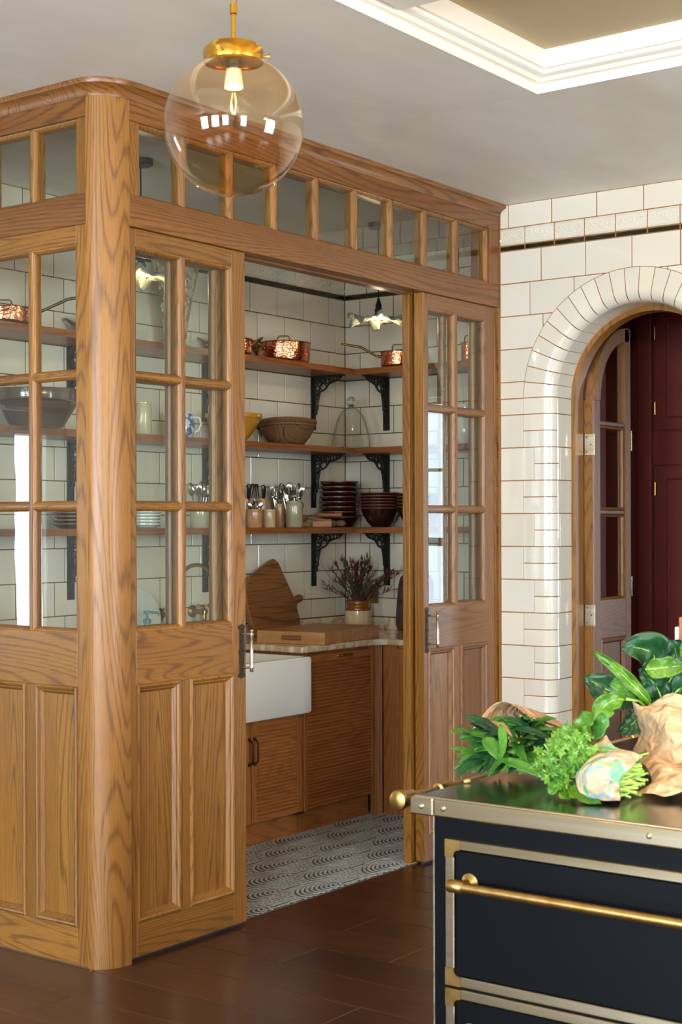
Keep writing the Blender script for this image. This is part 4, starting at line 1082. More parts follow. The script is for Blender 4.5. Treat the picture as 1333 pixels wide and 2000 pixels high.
part(t, 'bowl_body', MB().lathe([(0, 0), (.11, 0), (.115, .008), (.165, .09), (.185, .105), (.200, .108), (.203, .122), (.2, .155), (.192, .157), (.178, .11), (.10, .012), (0, .010)], seg=64), plain('brown_slip_band', '5c4536', .14, coat=.7), 40, local=True)
def text_on(par, body, size, r, a0, z, m, step):
    """raised letters set one after another round a cylinder of radius r"""
    for k, chh in enumerate(body):
        if chh == ' ': continue
        st_ = {'V': [[(-.4, 1), (0, 0), (.4, 1)]], 'E': [[(.35, 0), (-.3, 0), (-.3, 1), (.35, 1)], [(-.3, .5), (.25, .5)]], 'P': [[(-.3, 0), (-.3, 1), (.2, 1), (.38, .75), (.2, .5), (-.3, .5)]]}[chh]
        mb = MB()
        for l_ in st_: mb.tube([(p[0]*size, 0, p[1]*size) for p in l_], .0014, 5)
        o = part(par, 'lettering', mb, m, local=True)
        a = a0+k*step; o.location = (r*cos(a), r*sin(a), z); o.rotation_euler = (0, 0, a+pi/2)
text_on(t, 'VEEP', .022, .2032, YAW+pi+.02, .128, WHITEC, .075)
solo('wooden_stamp', MB().lathe([(0, 0), (.022, 0), (.024, .006), (.024, .02), (.015, .034), (0, .038)], seg=20), CW, 'small domed wooden stamp beside the dough bowl', 'stamp', (4.60, 4.84, 1.8945), smooth=40)
# tall relief pottery vessel on the top shelf
t = thing('pottery_stand', 'tall tapering pale pottery vessel with floral relief on the top shelf', 'vase', (5.30, 4.93, 2.3225))
pr = [(0, 0), (.062, 0), (.066, .008), (.058, .02), (.045, .03), (.050, .05), (.055, .10), (.068, .18), (.085, .27), (.102, .34), (.112, .39), (.118, .42), (.110, .422), (.104, .39), (.07, .2), (.03, .05), (0, .04)]
part(t, 'vessel_body', MB().lathe(pr, seg=40), WGL, 40, local=True)
mb = MB(); rr = random.Random(5)
for k in range(150):
    zz = rr.uniform(.04, .40); r = .047+.068*((zz-.03)/.39)**1.05 if zz > .03 else .05
    a = rr.choice([.55, -.55, 2.2, -2.2])+YAW+pi+rr.gauss(0, .22)
    mb.ball((r*cos(a), r*sin(a), zz), rr.uniform(.004, .009), 6, 4, (.7, .7, 1.2))
part(t, 'floral_relief', mb, plain('chalk_white_relief', 'd9d2bd', .5), 50, local=True)
for s3 in (-1, 1):
    part(t, 'foot_scroll', MB().tube([(R2[0]*(s3*.06+.018*cos(q*.5))-F2[0]*.03, R2[1]*(s3*.06+.018*cos(q*.5))-F2[1]*.03, .022+.018*sin(q*.5)) for q in range(13)], .006, 6), WGL, 50, local=True)
a = YAW+pi+.42
o = part(t, 'oval_badge', MB().lathe([(0, .0035), (.018, .003), (.021, 0), (.021, -.002), (0, -.002)], seg=24), WHITEC, 40, local=True); o.location = (.099*cos(a), .099*sin(a), .30); o.rotation_euler = (0, pi/2+.22, a); o.scale = (1.35, 1, 1)
mb = MB()
for k in range(5):
    mb.box(-.011+.002*abs(k-2), .011-.002*abs(k-2), -.0012, 0, -.013+k*.0062, -.0105+k*.0062)
o = part(t, 'badge_print', mb, DARK, local=True); o.location = (.1035*cos(a), .1035*sin(a), .30); o.rotation_euler = (0, 0, a+pi/2)

# ------------------------------------------------------------------ on the worktop
WZ = .8975
BRD = wood('X', '9c6430', '6f421d', '2f1808', .5, 22., 6., .6, 0)
def board(name, label, poly, th, m, loc, rot, extra=None, bev=.006):
    mb = MB().prism(poly, 1, -th/2, th/2)
    o = part(None, name, mb, m, mods=[('BEVEL', dict(width=bev, segments=2, limit_method='ANGLE', angle_limit=.9))])
    o.location = loc; o.rotation_euler = rot; o['label'] = label; o['category'] = 'chopping board'; return o
sx = [(-.245, .03), (-.23, -.14)]
poly = [(-.24, .15), (-.19, .215), (-.05, .275), (.035, .31), (.07, .285), (.10, .21), (.145, .105), (.152, .095), (.20, .112), (.222, .105), (.228, .088), (.215, .075), (.165, .06), (.155, .04), (.165, -.02), (.155, -.06), (.10, -.09), (-.13, -.095), (-.215, -.09), (-.235, -.02), (-.245, .06)]
o = board('slab_board', 'big worn dark oak slab board with stub handle, leaning on the tiles', poly, .03, BRD, (6.12, 4.95, 0), (radians(-13), 0, 0))
o.location = (6.10, 4.955, .996)
t = thing('butcher_block', 'thick maple butcher block with recessed grip on the worktop corner', 'chopping board', (6.02, 4.62, WZ), rz=radians(9))
END = wood('Y', 'd09a62', 'b9804a', '8a5a2e', .45, 12., 3., .35, .1)
for k in range(4):
    part(t, 'plank', MB().box(-.30+k*.15, -.1505+k*.15, -.19, .19, 0, .060, .002), END, local=True)
part(t, 'grip', MB().box(-.3015, -.298, -.06, .05, .018, .042, .001), wood('Y', '9a6a3c', '7d4f28', '55321a', .5), local=True)
t = thing('flower_crock', 'cream and amber glazed crock holding the dried flowers', 'crock', (6.64, 4.83, WZ))
pr = [(0, 0), (.068, 0), (.072, .006), (.073, .10), (.072, .118)]
part(t, 'crock_body', MB().lathe(pr+[(.066, .118), (.066, .01), (0, .008)], seg=40), CREAM, 35, local=True)
part(t, 'glazed_collar', MB().lathe([(.073, .112), (.0745, .117), (.0735, .124), (.064, .130), (.062, .140), (.066, .146), (.066, .160), (.062, .166), (.056, .166), (.056, .112), (.073, .112)], seg=40), AMBER, 35, local=True)
STEM = plain('dry_green_stem', '4f5638', .7); BURG = plain('dried_burgundy_bract', '4a2224', .7, noise_=(30, .4, .6), c2='6b3a34')
fl_ = thing('dried_flowers', 'bunch of dried dark burgundy spiky flowers standing in the crock', 'flowers', (6.64, 4.83, WZ+.10))
rr = random.Random(11)
for k in range(44):
    a = rr.uniform(0, 2*pi); sp = rr.uniform(.02, .215)*(1.05 if k % 3 else .7); hh = rr.uniform(.16, .30)-sp*.35
    # spread mostly across the view
    dx, dy = R2[0]*sp*cos(a)*1.05+F2[0]*sp*sin(a)*.45, R2[1]*sp*cos(a)*1.05+F2[1]*sp*sin(a)*.45
    base_ = Vector((rr.uniform(-.03, .03), rr.uniform(-.03, .03), 0)); tip = Vector((dx, dy, hh+.03)); mid = base_.lerp(tip, .5)+Vector((-dx*.12, -dy*.12, .02))
    mb = MB(); mb.tube([base_, mid, tip], [.0022, .0018, .001], 5)
    for q in range(60):
        f = rr.uniform(.25, 1.03); c = base_.lerp(mid, f*2) if f < .5 else mid.lerp(tip, f*2-1)
        d = (tip-mid).normalized()*.6+Vector((rr.uniform(-1, 1), rr.uniform(-1, 1), rr.uniform(-.3, 1)))*.55
        L = rr.uniform(.018, .038)*(1.3 if f > .85 else .75); e = c+d.normalized()*L; wd = Vector((-d.y, d.x, .2)).normalized()*.0040
        m_ = c.lerp(e, .45)
        mb.add([c, m_+wd, e, m_-wd, m_+Vector((0, 0, .0012))], [(0,1,4), (1,2,4), (2,3,4), (3,0,4), (0,3,2,1)])
    part(fl_, 'flower_spray' if k % 3 else 'leafy_spray', mb, BURG if k % 3 else STEM, local=True)
mb = MB().tube([(0, 0, 0), (R2[0]*-.09, R2[1]*-.09, .12), (R2[0]*-.16, R2[1]*-.16, .20), (R2[0]*-.20, R2[1]*-.20, .27), (R2[0]*-.215, R2[1]*-.215, .30)], [.0016, .0013, .001, .0008, .0006], 5)
part(fl_, 'bare_twig', mb, plain('dry_twig', '6a5a45', .8), local=True)
t = thing('wall_socket', 'antique brass double wall socket behind the dried flowers', 'socket', (XR-.001, 4.90, 1.082))
part(t, 'plate', MB().box(-.006, 0, -.073, .073, -.043, .043, .002), BRASSD, local=True)
mb = MB()
for cy_ in (-.04, .04):
    for a in ((-.004, .004, .008, .018), (-.016, -.008, -.012, -.007), (.008, .016, -.012, -.007)): mb.box(-.0075, -.0058, cy_+a[0], cy_+a[1], a[2]-.004, a[3]-.004)
    mb.box(-.010, -.006, cy_-.006+.02, cy_+.006+.02, .018, .036, .001)
part(t, 'pin_hole', mb, DARK, local=True)
poly = [(-.09, 0), (.09, 0), (.105, .03), (.11, .10), (.11, .24), (.10, .29), (.07, .315), (-.07, .315), (-.10, .29), (-.11, .24), (-.11, .10), (-.105, .03)]
o = board('dark_board', 'rough dark round-cornered board propped against the side wall', poly, .022, wood('Z', '5a4330', '3c2b1e', '17100b', .75, 40., 6., .7, 0), (6.775, 4.565, WZ+.002), (radians(-8), 0, -pi/2))
# tap
def cross_tap(par, x, z):
    mb = MB().lathe([(0, 0), (.030, 0), (.031, -.006), (.024, -.012), (.014, -.016), (.014, -.06), (.018, -.062), (.018, -.09), (0, -.092)], (x, YB-.001, z), 24, ax=1)
    part(par, 'wall_flange', mb, BRASSD, 40)
    mb = MB().lathe([(0, -.10), (.010, -.10), (.012, -.075), (.009, -.06), (.013, -.045), (.016, -.03), (.013, -.015), (.016, 0), (.013, .012), (.008, .02), (.010, .032), (.006, .036), (0, .036)], (x, YB-.08, z), 20)
    part(par, 'tap_body', mb, BRASSP, 40)
    mb = MB()
    for dx, dy in ((1, 0), (-1, 0), (0, 1), (0, -1)):
        mb.tube([(x, YB-.08, z+.03), (x+dx*.034, YB-.08+dy*.034, z+.03)], [.0045, .006], 8); mb.ball((x+dx*.036, YB-.08+dy*.036, z+.03), .0085, 10, 6)
    part(par, 'cross_handle', mb, BRASSP, 40)
tp = thing('wall_tap', 'brass wall-mounted tap with cross handles and a tall curved spout', 'tap', (5.43, YB-.001, 1.05))
cross_tap(tp, 5.31, 1.045); cross_tap(tp, 5.545, 1.050)
part(tp, 'spout_flange', MB().lathe([(0, 0), (.032, 0), (.033, -.008), (.02, -.014), (.012, -.02), (.012, -.03), (0, -.03)], (5.43, YB-.001, 1.20), 24, ax=1), BRASSD, 40)
part(tp, 'spout', MB().tube([(5.43, YB-.02, 1.20)]+[(5.43, YB-.03-.11*(1-cos(a*pi/12)), 1.20+.085*sin(a*pi/12)) for a in range(1, 11)]+[(5.43, YB-.255, 1.205), (5.43, YB-.262, 1.16), (5.43, YB-.262, 1.13)], .010, 12), BRASSD, 50)
t = thing('soap_bottle', 'pale blue glass soap bottle with pump beside the sink', 'bottle', (5.095, 4.93, WZ)); t.scale = (1.25, 1.25, 1.5)
part(t, 'bottle_body', MB().lathe([(0, 0), (.026, 0), (.029, .004), (.028, .04), (.020, .06), (.012, .07), (.012, .082), (0, .082)], seg=24), plain('pale_blue_glass', '6f9fa6', .1, coat=.5), 40, local=True)
part(t, 'pump', MB().lathe([(0, .082), (.015, .082), (.015, .094), (.006, .096), (.006, .11), (.013, .112), (.013, .12), (0, .121)], seg=16).tube([(0, 0, .116), (R2[0]*.04, R2[1]*.04, .114), (R2[0]*.047, R2[1]*.047, .106)], .004, 8), plain('blue_grey_pump', '5f8890', .3), 40, local=True)
o = board('reflection_oval', 'pale oval slab standing in for a reflection, left of the tap', [(.15*cos(a*pi/18), .145+.145*sin(a*pi/18)) for a in range(36)], .012, WHITEC, (5.14, YB-.052, WZ+.001), (radians(-10), 0, 0), bev=.004)  # solid pale oval added in place of a bluish reflection in the glass
o['category'] = 'reflection stand-in'
# pendants inside the pantry
FRILL, _nt, _bs = mk('marbled_glass'); _v, _r = coords(_nt, False)
_c = mixc(_nt, rng(_nt, nz(_nt, _v, 16., 3., .6, 2.5), .52, .62), hx('a9a994'), hx('2c3426'))
_nt.links.new(_c, _bs.inputs['Base Color']); _bs.inputs['Roughness'].default_value = .12; _bs.inputs['Coat Weight'].default_value = .4
BULBG = glass('bulb_glass', (.98, .95, .88, 1), 0., 1.45, 0.)
FIL, _nt, _bs = mk('filament'); _bs.inputs['Emission Color'].default_value = (1, .55, .2, 1); _bs.inputs['Emission Strength'].default_value = .9; _bs.inputs['Base Color'].default_value = (.8, .4, .15, 1)
def bulb(par, z, s=1., watts=5.):
    """candle lamp hanging tip down, cap at z"""
    pr = [(0, z), (.013*s, z), (.014*s, z-.012*s), (.022*s, z-.035*s), (.023*s, z-.05*s), (.017*s, z-.075*s), (.006*s, z-.095*s), (0, z-.104*s)]
    b = part(par, 'bulb', MB().lathe(pr, seg=20), BULBG, 50, local=True)
    mb = MB()
    for k in range(4):
        a = pi/2*k; mb.tube([(.004*s*cos(a), .004*s*sin(a), z-.018*s), (.009*s*cos(a), .009*s*sin(a), z-.042*s), (.004*s*cos(a), .004*s*sin(a), z-.068*s)], .0009*s, 5)
    part(b, 'filament', mb, FIL, local=True)
    l = bpy.data.lights.new('lamp_glow', 'POINT'); l.energy = watts; l.color = (1, .80, .56); l.shadow_soft_size = .02
    lo = bpy.data.objects.new('lamp_glow', l); COL.objects.link(lo); lo.parent = par; lo.location = (0, 0, z-.07*s)
def frill(x, y, zs, label, R_, sd):
    t = thing('pendant_lamp', label, 'lamp', (x, y, zs))
    rr = random.Random(sd); ph = rr.random()*6
    def P(u, v2):
        a = 2*pi*u; r = R_*v2; rf = (v2**2.2)
        z = .045*(1-v2)**1.4 + rf*(.024+.022*sin(5*a+ph)+.013*sin(11*a+ph*2)) - .012*v2
        r2 = r*(1+.10*rf*sin(7*a+1+ph)); return (r2*cos(a), r2*sin(a), z)
    part(t, 'frilled_shade', MB().grid(P, 96, 14), FRILL, 60, local=True, mods=[('SOLIDIFY', dict(thickness=.003))])
    part(t, 'lamp_holder', MB().lathe([(0, .045), (.018, .045), (.020, .06), (.014, .075), (.016, .085), (.010, .10), (.005, .12), (0, .12)], seg=18), FLEX, 40, local=True)
    part(t, 'cord', MB().tube([(0, 0, .11), (.002, 0, .25), (0, .001, H-zs-.02)], .0032, 8), FLEX, 50, local=True)
    part(t, 'ceiling_rose', MB().lathe([(0, H-zs-.001), (.050, H-zs-.001), (.050, H-zs-.022), (.046, H-zs-.026), (.01, H-zs-.028), (0, H-zs-.028)], seg=32), plain('grey_metal_rose', '55534e', .4, .8), 40, local=True)
    bulb(t, .024, .8, 1.3)
frill(6.05, 4.27, 2.475, 'pendant with a frilled marbled glass shade hanging before the copper saucepan', .150, 3)
frill(4.40, 4.285, 2.475, 'pendant with a frilled marbled glass shade behind the sliding door glass', .150, 4)

# ------------------------------------------------------------------ range cooker island, front towards the windows
RX, RY = 2.572, 1.736
rg = thing('range_cooker', 'black enamelled range with brushed steel top, nickel trim and brass bar handles', 'cooker', (3.2, .9, 0))
part(rg, 'body', MB().box(RX+.034, 3.88, -.45, RY-.034, .05, .884), ENAMEL)
part(rg, 'corner_panel', MB().box(RX+.0325, RX+.036, RY-.075, RY-.0345, .05, .884, .001), ENAMEL)
part(rg, 'side_trim', MB().box(RX+.033, RX+.045, RY-.034, RY-.030, .05, .884, .001), NICKEL)
part(rg, 'foot_rail', MB().box(RX+.06, 3.85, -.43, RY-.06, .0, .05), IRON)
part(rg, 'worktop', MB().box(RX+.004, 3.90, -.46, RY-.004, .888, .9195, .003), STEEL)
part(rg, 'edge_band', MB().box(RX, RX+.004, -.46, RY-.055, .884, .917, .0015), NICKEL)
part(rg, 'edge_band', MB().box(RX+.05, 3.90, RY-.004, RY, .884, .917, .0015), NICKEL)
part(rg, 'lower_lip', MB().box(RX+.003, 3.9, -.46, RY-.003, .882, .889, .002), BRASS)
cb = MB().box(RX-.0025, RX+.05, RY-.053, RY+.0025, .8825, .918, .003)
part(rg, 'corner_cap', cb, NICKEL)
def bolt(y, z, r=.0055, par=rg, x=RX): 
    return part(par, 'screw', MB().lathe([(0, -.004), (r*.6, -.0035), (r, -.0015), (r*1.1, 0), (0, .0005)], (x, y, z), 14, ax=0), NICKEL, 40)
for y in (RY-.026, RY-.078): bolt(y, .9005, x=RX-.0025 if y > RY-.05 else RX)
for y in (1.205, .70, .2): bolt(y, .900)
part(rg, 'top_edge_bar', MB().tube([(RX+.006, -.45, .9185), (RX+.006, RY-.005, .9185)], .0032, 8), NICKEL, 50)
MX = lambda u, v2, q: (RX+.034-q, u, v2)
def drawer(z0, z1, first):
    d = part(rg, 'drawer', MB().box(RX+.022, RX+.034, -.36, 1.6455, z0+.019, z1-.019, .004), ENAMEL)
    y0, y1 = -.38, 1.6660
    for a, b, c0, d0 in ((y0+.035, y1-.035, z1-.0195, z1), (y0+.035, y1-.035, z0, z0+.0195)): part(d, 'trim_rail', MB(MX).box(a, b, c0, d0, 0, .0155, .0015), NICKEL)
    for a, b in ((y0, y0+.021), (y1-.0205, y1)): part(d, 'trim_stile', MB(MX).box(a, b, z0+.035, z1-.035, 0, .0155, .0015), NICKEL)
    for sy, yy in ((1, y1), (-1, y0)):
        for sz, zz in ((1, z1), (-1, z0)):
            L, t, r = .036, .0205, .012
            pl = [(0, 0), (-L, 0), (-L, -t)]+[(-t-r+r*sin(radians(a)), -t-r+r*cos(radians(a))) for a in range(0, 91, 15)]+[(-t, -L), (0, -L)]
            mb = MB(lambda q, u, v2: (RX+.034-q, u, v2)); mb.prism([(yy+sy*p[0], zz+sz*p[1]) for p in pl], 0, 0, .0168)
            part(d, 'corner_plate', mb, BRASS)
    hz = z1-.083
    h = part(d, 'bar_handle', MB().tube([(RX-.022, -.30, hz), (RX-.022, 1.60, hz)], .0098, 20), BRASS, 50)
    for yy, s3 in ((1.60, 1), (-.30, -1)):
        part(h, 'end_cap', MB().lathe([(0, .034), (.0125, .033), (.0135, .030), (.0135, .004), (.0125, .002), (.0125, -.002), (.0095, -.004)], (RX-.022, yy-.002 if s3 > 0 else yy+.002, hz), 20, ax=1) if s3 > 0 else
             MB().lathe([(0, -.034), (.0125, -.033), (.0135, -.004), (.0095, .004)], (RX-.022, yy, hz), 20, ax=1), BRASS, 40)
        part(h, 'post', MB().lathe([(.019, .0), (.019, -.003), (.014, -.006), (.0085, -.012), (.0085, -.045), (0, -.045)], (RX+.022, yy+s3*.008, hz), 18, ax=0), BRASS, 40)
drawer(.538, .836, 1); drawer(.150, .532, 0)
# towel rail along the left side of the range
ra = thing('side_rail', 'brass rail with knob ends along the left side of the range top', 'rail', (3.2, RY+.064, .80))
ry = RY+.064; rz_ = .896
part(ra, 'bar', MB().tube([(2.66, ry, rz_), (3.82, ry, rz_)], .0085, 16), BRASS, 50)
pk = [(0, -.052), (.013, -.051), (.020, -.047), (.0225, -.040), (.0215, -.034), (.018, -.030), (.0175, .0), (.0155, .012), (.011, .018), (.0105, .034), (.0085, .036)]
part(ra, 'end_knob', MB().lathe(pk, (2.66, ry, rz_), 28, ax=0), BRASS, 35)
part(ra, 'end_knob', MB().lathe([(r, -h) for r, h in pk], (3.82, ry, rz_), 28, ax=0), BRASS, 35)
for x in (2.795, 3.75):
    part(ra, 'collar', MB().lathe([(.009, -.026), (.0145, -.024), (.016, -.016), (.016, .016), (.0145, .024), (.009, .026)], (x, ry, rz_), 24, ax=0), BRASS, 35)
    part(ra, 'stand_off', MB().tube([(x, ry, rz_), (x, RY+.0005, rz_)], .0075, 12), BRASS, 50)

# ------------------------------------------------------------------ globe pendant hanging over the range
gl_ = thing('globe_pendant', 'large amber-tinted clear glass globe pendant with a brass collar', 'lamp', (2.2795, 1.9618, 2.277))
GA = glass('amber_tinted_glass', (1., .925, .80, 1), .0, 1.55, .03, (.85, .66, .40, 1))
Rg = .1402
def sph(R, a0, n=44): return [(R*sin(a0+(pi-a0)*k/n), R*cos(a0+(pi-a0)*k/n)) for k in range(n)]+[(0, -R)]
a0 = math.asin(.052/Rg)
outer = sph(Rg, a0); inner = sph(Rg-.0022, a0)
part(gl_, 'globe', MB().lathe([(.052, Rg*cos(a0)+.010)]+outer, seg=72), GA, 80, local=True)
part(gl_, 'inner_face', MB().lathe([(.050, Rg*cos(a0)+.010)]+inner, seg=72), glass('amber_inner_glass', (1., .95, .86, 1), .0, 1.55, .03, (.95, .85, .7, 1)), 80, local=True)
cz = Rg*cos(a0)
part(gl_, 'collar', MB().lathe([(.060, cz-.004), (.0605, cz-.002), (.0605, cz+.020), (.0595, cz+.022), (.053, cz+.022), (.052, cz+.026), (.050, cz+.030), (.030, cz+.034), (.012, cz+.035), (.012, cz+.040), (0, cz+.040)], seg=56), plain('satin_gold_brass', 'd2a23c', .2, 1.), 35, local=True)
part(gl_, 'collar_plate', MB().lathe([(0, cz+.004), (.058, cz+.002), (.058, cz+.0), (0, cz+.0)], seg=40), BRASSD, 35, local=True)
for a in (YAW+pi-.35, YAW+pi+1.45, YAW+pi-2.3):
    part(gl_, 'thumb_screw', MB().tube([((.058)*cos(a), .058*sin(a), cz+.006), (.070*cos(a), .070*sin(a), cz+.006), (.0705*cos(a), .0705*sin(a), cz+.006), (.074*cos(a), .074*sin(a), cz+.006)], [.0022, .0022, .0045, .0045], 10), BRASS, 40, local=True)
part(gl_, 'cord_grip', MB().lathe([(0, cz+.003), (.014, cz+.002), (.014, cz-.012), (.012, cz-.02), (0, cz-.02)], seg=20), IRON, 40, local=True)
part(gl_, 'lamp_holder', MB().lathe([(.0, cz-.018), (.0145, cz-.018), (.0150, cz-.020), (.0190, cz-.052), (.0180, cz-.054), (.0, cz-.050)], seg=28), plain('cream_ceramic', 'e6dcc4', .35), 40, local=True)
bulb(gl_, cz-.050, .82, 2.)
gold = plain('bright_brass_rod', 'c89a38', .2, 1.)
part(gl_, 'stem', MB().lathe([(.0048, cz+.036), (.0048, cz+.092), (.0075, cz+.094), (.0075, cz+.112), (.004, cz+.114), (0, cz+.114)], seg=16), gold, 40, local=True)
for k in range(24):
    z = cz+.120+k*.0225
    if 2.277+z > H-.03: break
    s3 = k % 2
    pts = [((.0065*cos(q*pi/7)) if not s3 else 0, (.0065*cos(q*pi/7)) if s3 else 0, z+.0145*sin(q*pi/7)) for q in range(14)]
    part(gl_, 'chain_link', MB().tube([Vector((p[0]*.8+p[1]*.6, p[1]*.8-p[0]*.6, p[2])) for p in pts], .0017, 6, True), gold, 50, local=True)
part(gl_, 'ceiling_cup', MB().lathe([(0, H+.124-2.277), (.05, H+.124-2.277), (.045, H+.100-2.277), (.008, H+.085-2.277), (0, H+.085-2.277)], seg=30), gold, 40, local=True)

for k, yy in enumerate((.76, -.44)):  # unseen extra pendants, added to throw warm light on the ceiling
    copy_thing(gl_, (2.2795, yy, 2.277), label='unseen globe pendant added to light the ceiling, %s the picture' % ('just outside' if k == 0 else 'well outside'))
gl_['group'] = 'globe pendants over the range'
for o in bpy.data.objects:
    if o.type == 'LIGHT' and o.parent and o.parent.name in ('globe_pendant.001', 'globe_pendant.002'): o.data = o.data.copy(); o.data.energy = 32

# ------------------------------------------------------------------ greens and paper on the range top
def G(s, d, z): return Vector((F2[0]*d+R2[0]*s, F2[1]*d+R2[1]*s, z))      # across, away, height
def leafmat(name, a, b, vein):
    m, nt, bs = mk(name); v2, r = coords(nt)
    c = mixc(nt, rng(nt, nz(nt, v2, 22., 3.), .35, .65), hx(a), hx(b))
    c = mixc(nt, rng(nt, nz(nt, v2, 120., 2.), .6, .7, 0., .3), c, hx(vein))
    nt.links.new(N(nt, 'ShaderNodeHueSaturation', {'Value': rng(nt, r, 0., 1., .75, 1.2), 'Color': c}).outputs[0], bs.inputs['Base Color'])
    bs.inputs['Roughness'].default_value = .33
    bs.inputs['Subsurface Weight'].default_value = 0
    out = nt.nodes['Material Output']
    tl = N(nt, 'ShaderNodeBsdfTranslucent', {'Color': c}).outputs[0]
    nt.links.new(N(nt, 'ShaderNodeMixShader', {0: .28, 1: bs.outputs[0], 2: tl}).outputs[0], out.inputs[0])
    bump(nt, bs, nz(nt, v2, 60., 3.), .25, .003); return m
LG = leafmat('fresh_green_leaf', '5a9438', '3d782b', '93bd58'); DG = leafmat('dark_green_leaf', '2c6034', '1c4626', '5b8f4d')
BGn = leafmat('bright_green_leaf', '6b9c2b', '4a8020', 'a3c355'); PGn = leafmat('parsley_leaf', '74a338', '4a802a', 'a3c860')
STK = plain('pale_green_stalk', '8fbf3f', .35, noise_=(20, .4, .6), c2='b9d66a')
def blade(par, name, p0, p1, p2, wd, m, shape='lance', fold=.35, rip=.0, nrm=None, curl=0., vein=True, nu=6, nv=12, sd=0):
    """leaf blade along a bezier, folded at the midrib, rippled at the margin"""
    rr = random.Random(sd); ph = rr.random()*6
    p0, p1, p2 = Vector(p0), Vector(p1), Vector(p2)
    nrm = Vector(nrm or (-F2[0]*.6, -F2[1]*.6, .8))
    def P(u, v2):
        t = v2; c = p0*(1-t)**2+p1*2*t*(1-t)+p2*t*t; T = ((p1-p0)*(1-t)+(p2-p1)*t).normalized()
        sd_ = T.cross(nrm).normalized(); nn = sd_.cross(T).normalized(); q = (u-.5)*2
        if shape == 'lance': w_ = wd*1.95*t**.6*(1-t)**.85 if 0 < t < 1 else .0004
        elif shape == 'round': w_ = wd*(sin(pi*min(.999, t**.85))**.55) if 0 < t < 1 else .0006
        else: w_ = wd*max(.02, sin(pi*t)**.55)*(1+.10*sin(t*15+ph)+.05*sin(t*31)) if 0 < t < 1 else .0005
        z = abs(q)*w_*fold + rip*sin(t*17+ph+q*1.5)*abs(q)**1.5 + curl*(q*q)*w_ + .0012*sin(q*9+t*30) + rip*1.2*noise.noise(Vector((q*2.5, t*7, ph)))
        return tuple(c+sd_*q*w_*(1-.12*abs(q)*fold)+nn*z)
    o = part(par, name, MB().grid(P, nu, nv), m, 80, mods=[('SOLIDIFY', dict(thickness=.0006))])
    if vein:
        mb = MB().tube([Vector(P(.5, k/8))+Vector((0, 0, .0002)) for k in range(0, 8)], [.0016*(wd/.02)**.5*(1-k/9) for k in range(8)], 6)
        part(o, 'midrib', mb, STK, 60)
    return o
KR, _nt, _bs = mk('kraft_paper'); _v, _r = coords(_nt, False)
_nt.links.new(mixc(_nt, rng(_nt, nz(_nt, _v, 14., 4.), .35, .65), hx('c9a985'), hx('b8946d')), _bs.inputs['Base Color']); _bs.inputs['Roughness'].default_value = .62
def crease(nt, bs, v2):
    d = N(nt, 'ShaderNodeVectorMath', {0: v2, 1: N(nt, 'ShaderNodeTexNoise', {'Vector': v2, 'Scale': 9.}).outputs[1]}, operation='MULTIPLY_ADD'); d.inputs[1].default_value = (1, 1, 1)
    nt.links.new(N(nt, 'ShaderNodeVectorMath', {0: N(nt, 'ShaderNodeTexNoise', {'Vector': v2, 'Scale': 9.}).outputs[1], 3: .12}, operation='SCALE').outputs[0], d.inputs[2])
    a = N(nt, 'ShaderNodeTexVoronoi', {'Vector': d.outputs[0], 'Scale': 21.}).outputs[0]; b = N(nt, 'ShaderNodeTexVoronoi', {'Vector': d.outputs[0], 'Scale': 52.}).outputs[0]
    bump(nt, bs, M_(nt, 'ADD', a, M_(nt, 'MULTIPLY', b, .45)), .75, .018)
crease(_nt, _bs, _v)
def crumple(par, name, ctrl, m, amp=.006, nu=40, nv=34, sd=0, fr=18.):
    """sheet through a lattice of control points with sharp crumple ridges"""
    def cr(p, t):
        n_ = len(p)-1; x = min(t*n_, n_-1e-6); i = int(x); f = x-i
        a, b, c, d = p[max(i-1, 0)], p[i], p[i+1], p[min(i+2, n_)]
        return a*(-.5*f+f*f-.5*f**3)+b*(1-2.5*f*f+1.5*f**3)+c*(.5*f+2*f*f-1.5*f**3)+d*(-.5*f*f+.5*f**3)
    C = [[G(*q) for q in r] for r in ctrl]
    def P(u, v2):
        p = cr([cr(r, u) for r in C], v2); k = p*fr+Vector((sd*7.1, sd*3.3, 0))
        h = sum((1-3*abs(noise.noise(k*f)))*a for f, a in ((1, 1), (2.1, .45), (4.7, .16)))
        return tuple(p+Vector((-F2[0], -F2[1], .25))*h*amp)
    return part(par, name, MB().grid(P, nu, nv), m, -28, mods=[('SOLIDIFY', dict(thickness=.0005))])
rr = random.Random(21)
# bunch of broad-bladed herb in a paper sleeve
ba = thing('herb_bunch', 'bunch of long pointed green leaves spilling from a kraft paper sleeve, nearest the brass rail', 'vegetables', tuple(G(.39, 3.35, .9205)))
A_ = [
 ((.343, 3.26, .968), (.391, 3.24, .962), (.452, 3.22, .926), .021, LG), ((.347, 3.28, 1.042), (.351, 3.23, 1.015), (.342, 3.2, .98), .0135, LG),
 ((.311, 3.27, 1.016), (.330, 3.23, .998), (.339, 3.22, .972), .026, LG), ((.291, 3.3, 1.012), (.262, 3.27, 1.042), (.234, 3.24, 1.026), .013, LG),
 ((.30, 3.28, .975), (.264, 3.24, .996), (.233, 3.22, .997), .015, LG), ((.312, 3.28, .962), (.27, 3.25, .962), (.246, 3.23, .93), .018, DG),
 ((.42, 3.32, 1.03), (.36, 3.3, 1.05), (.325, 3.3, 1.05), .018, LG), ((.44, 3.34, 1.01), (.40, 3.30, 1.045), (.355, 3.28, 1.055), .02, DG),
 ((.37, 3.3, 1.03), (.42, 3.27, 1.035), (.462, 3.28, 1.005), .014, DG), ((.35, 3.28, .975), (.36, 3.22, 1.0), (.372, 3.22, .985), .012, LG)]
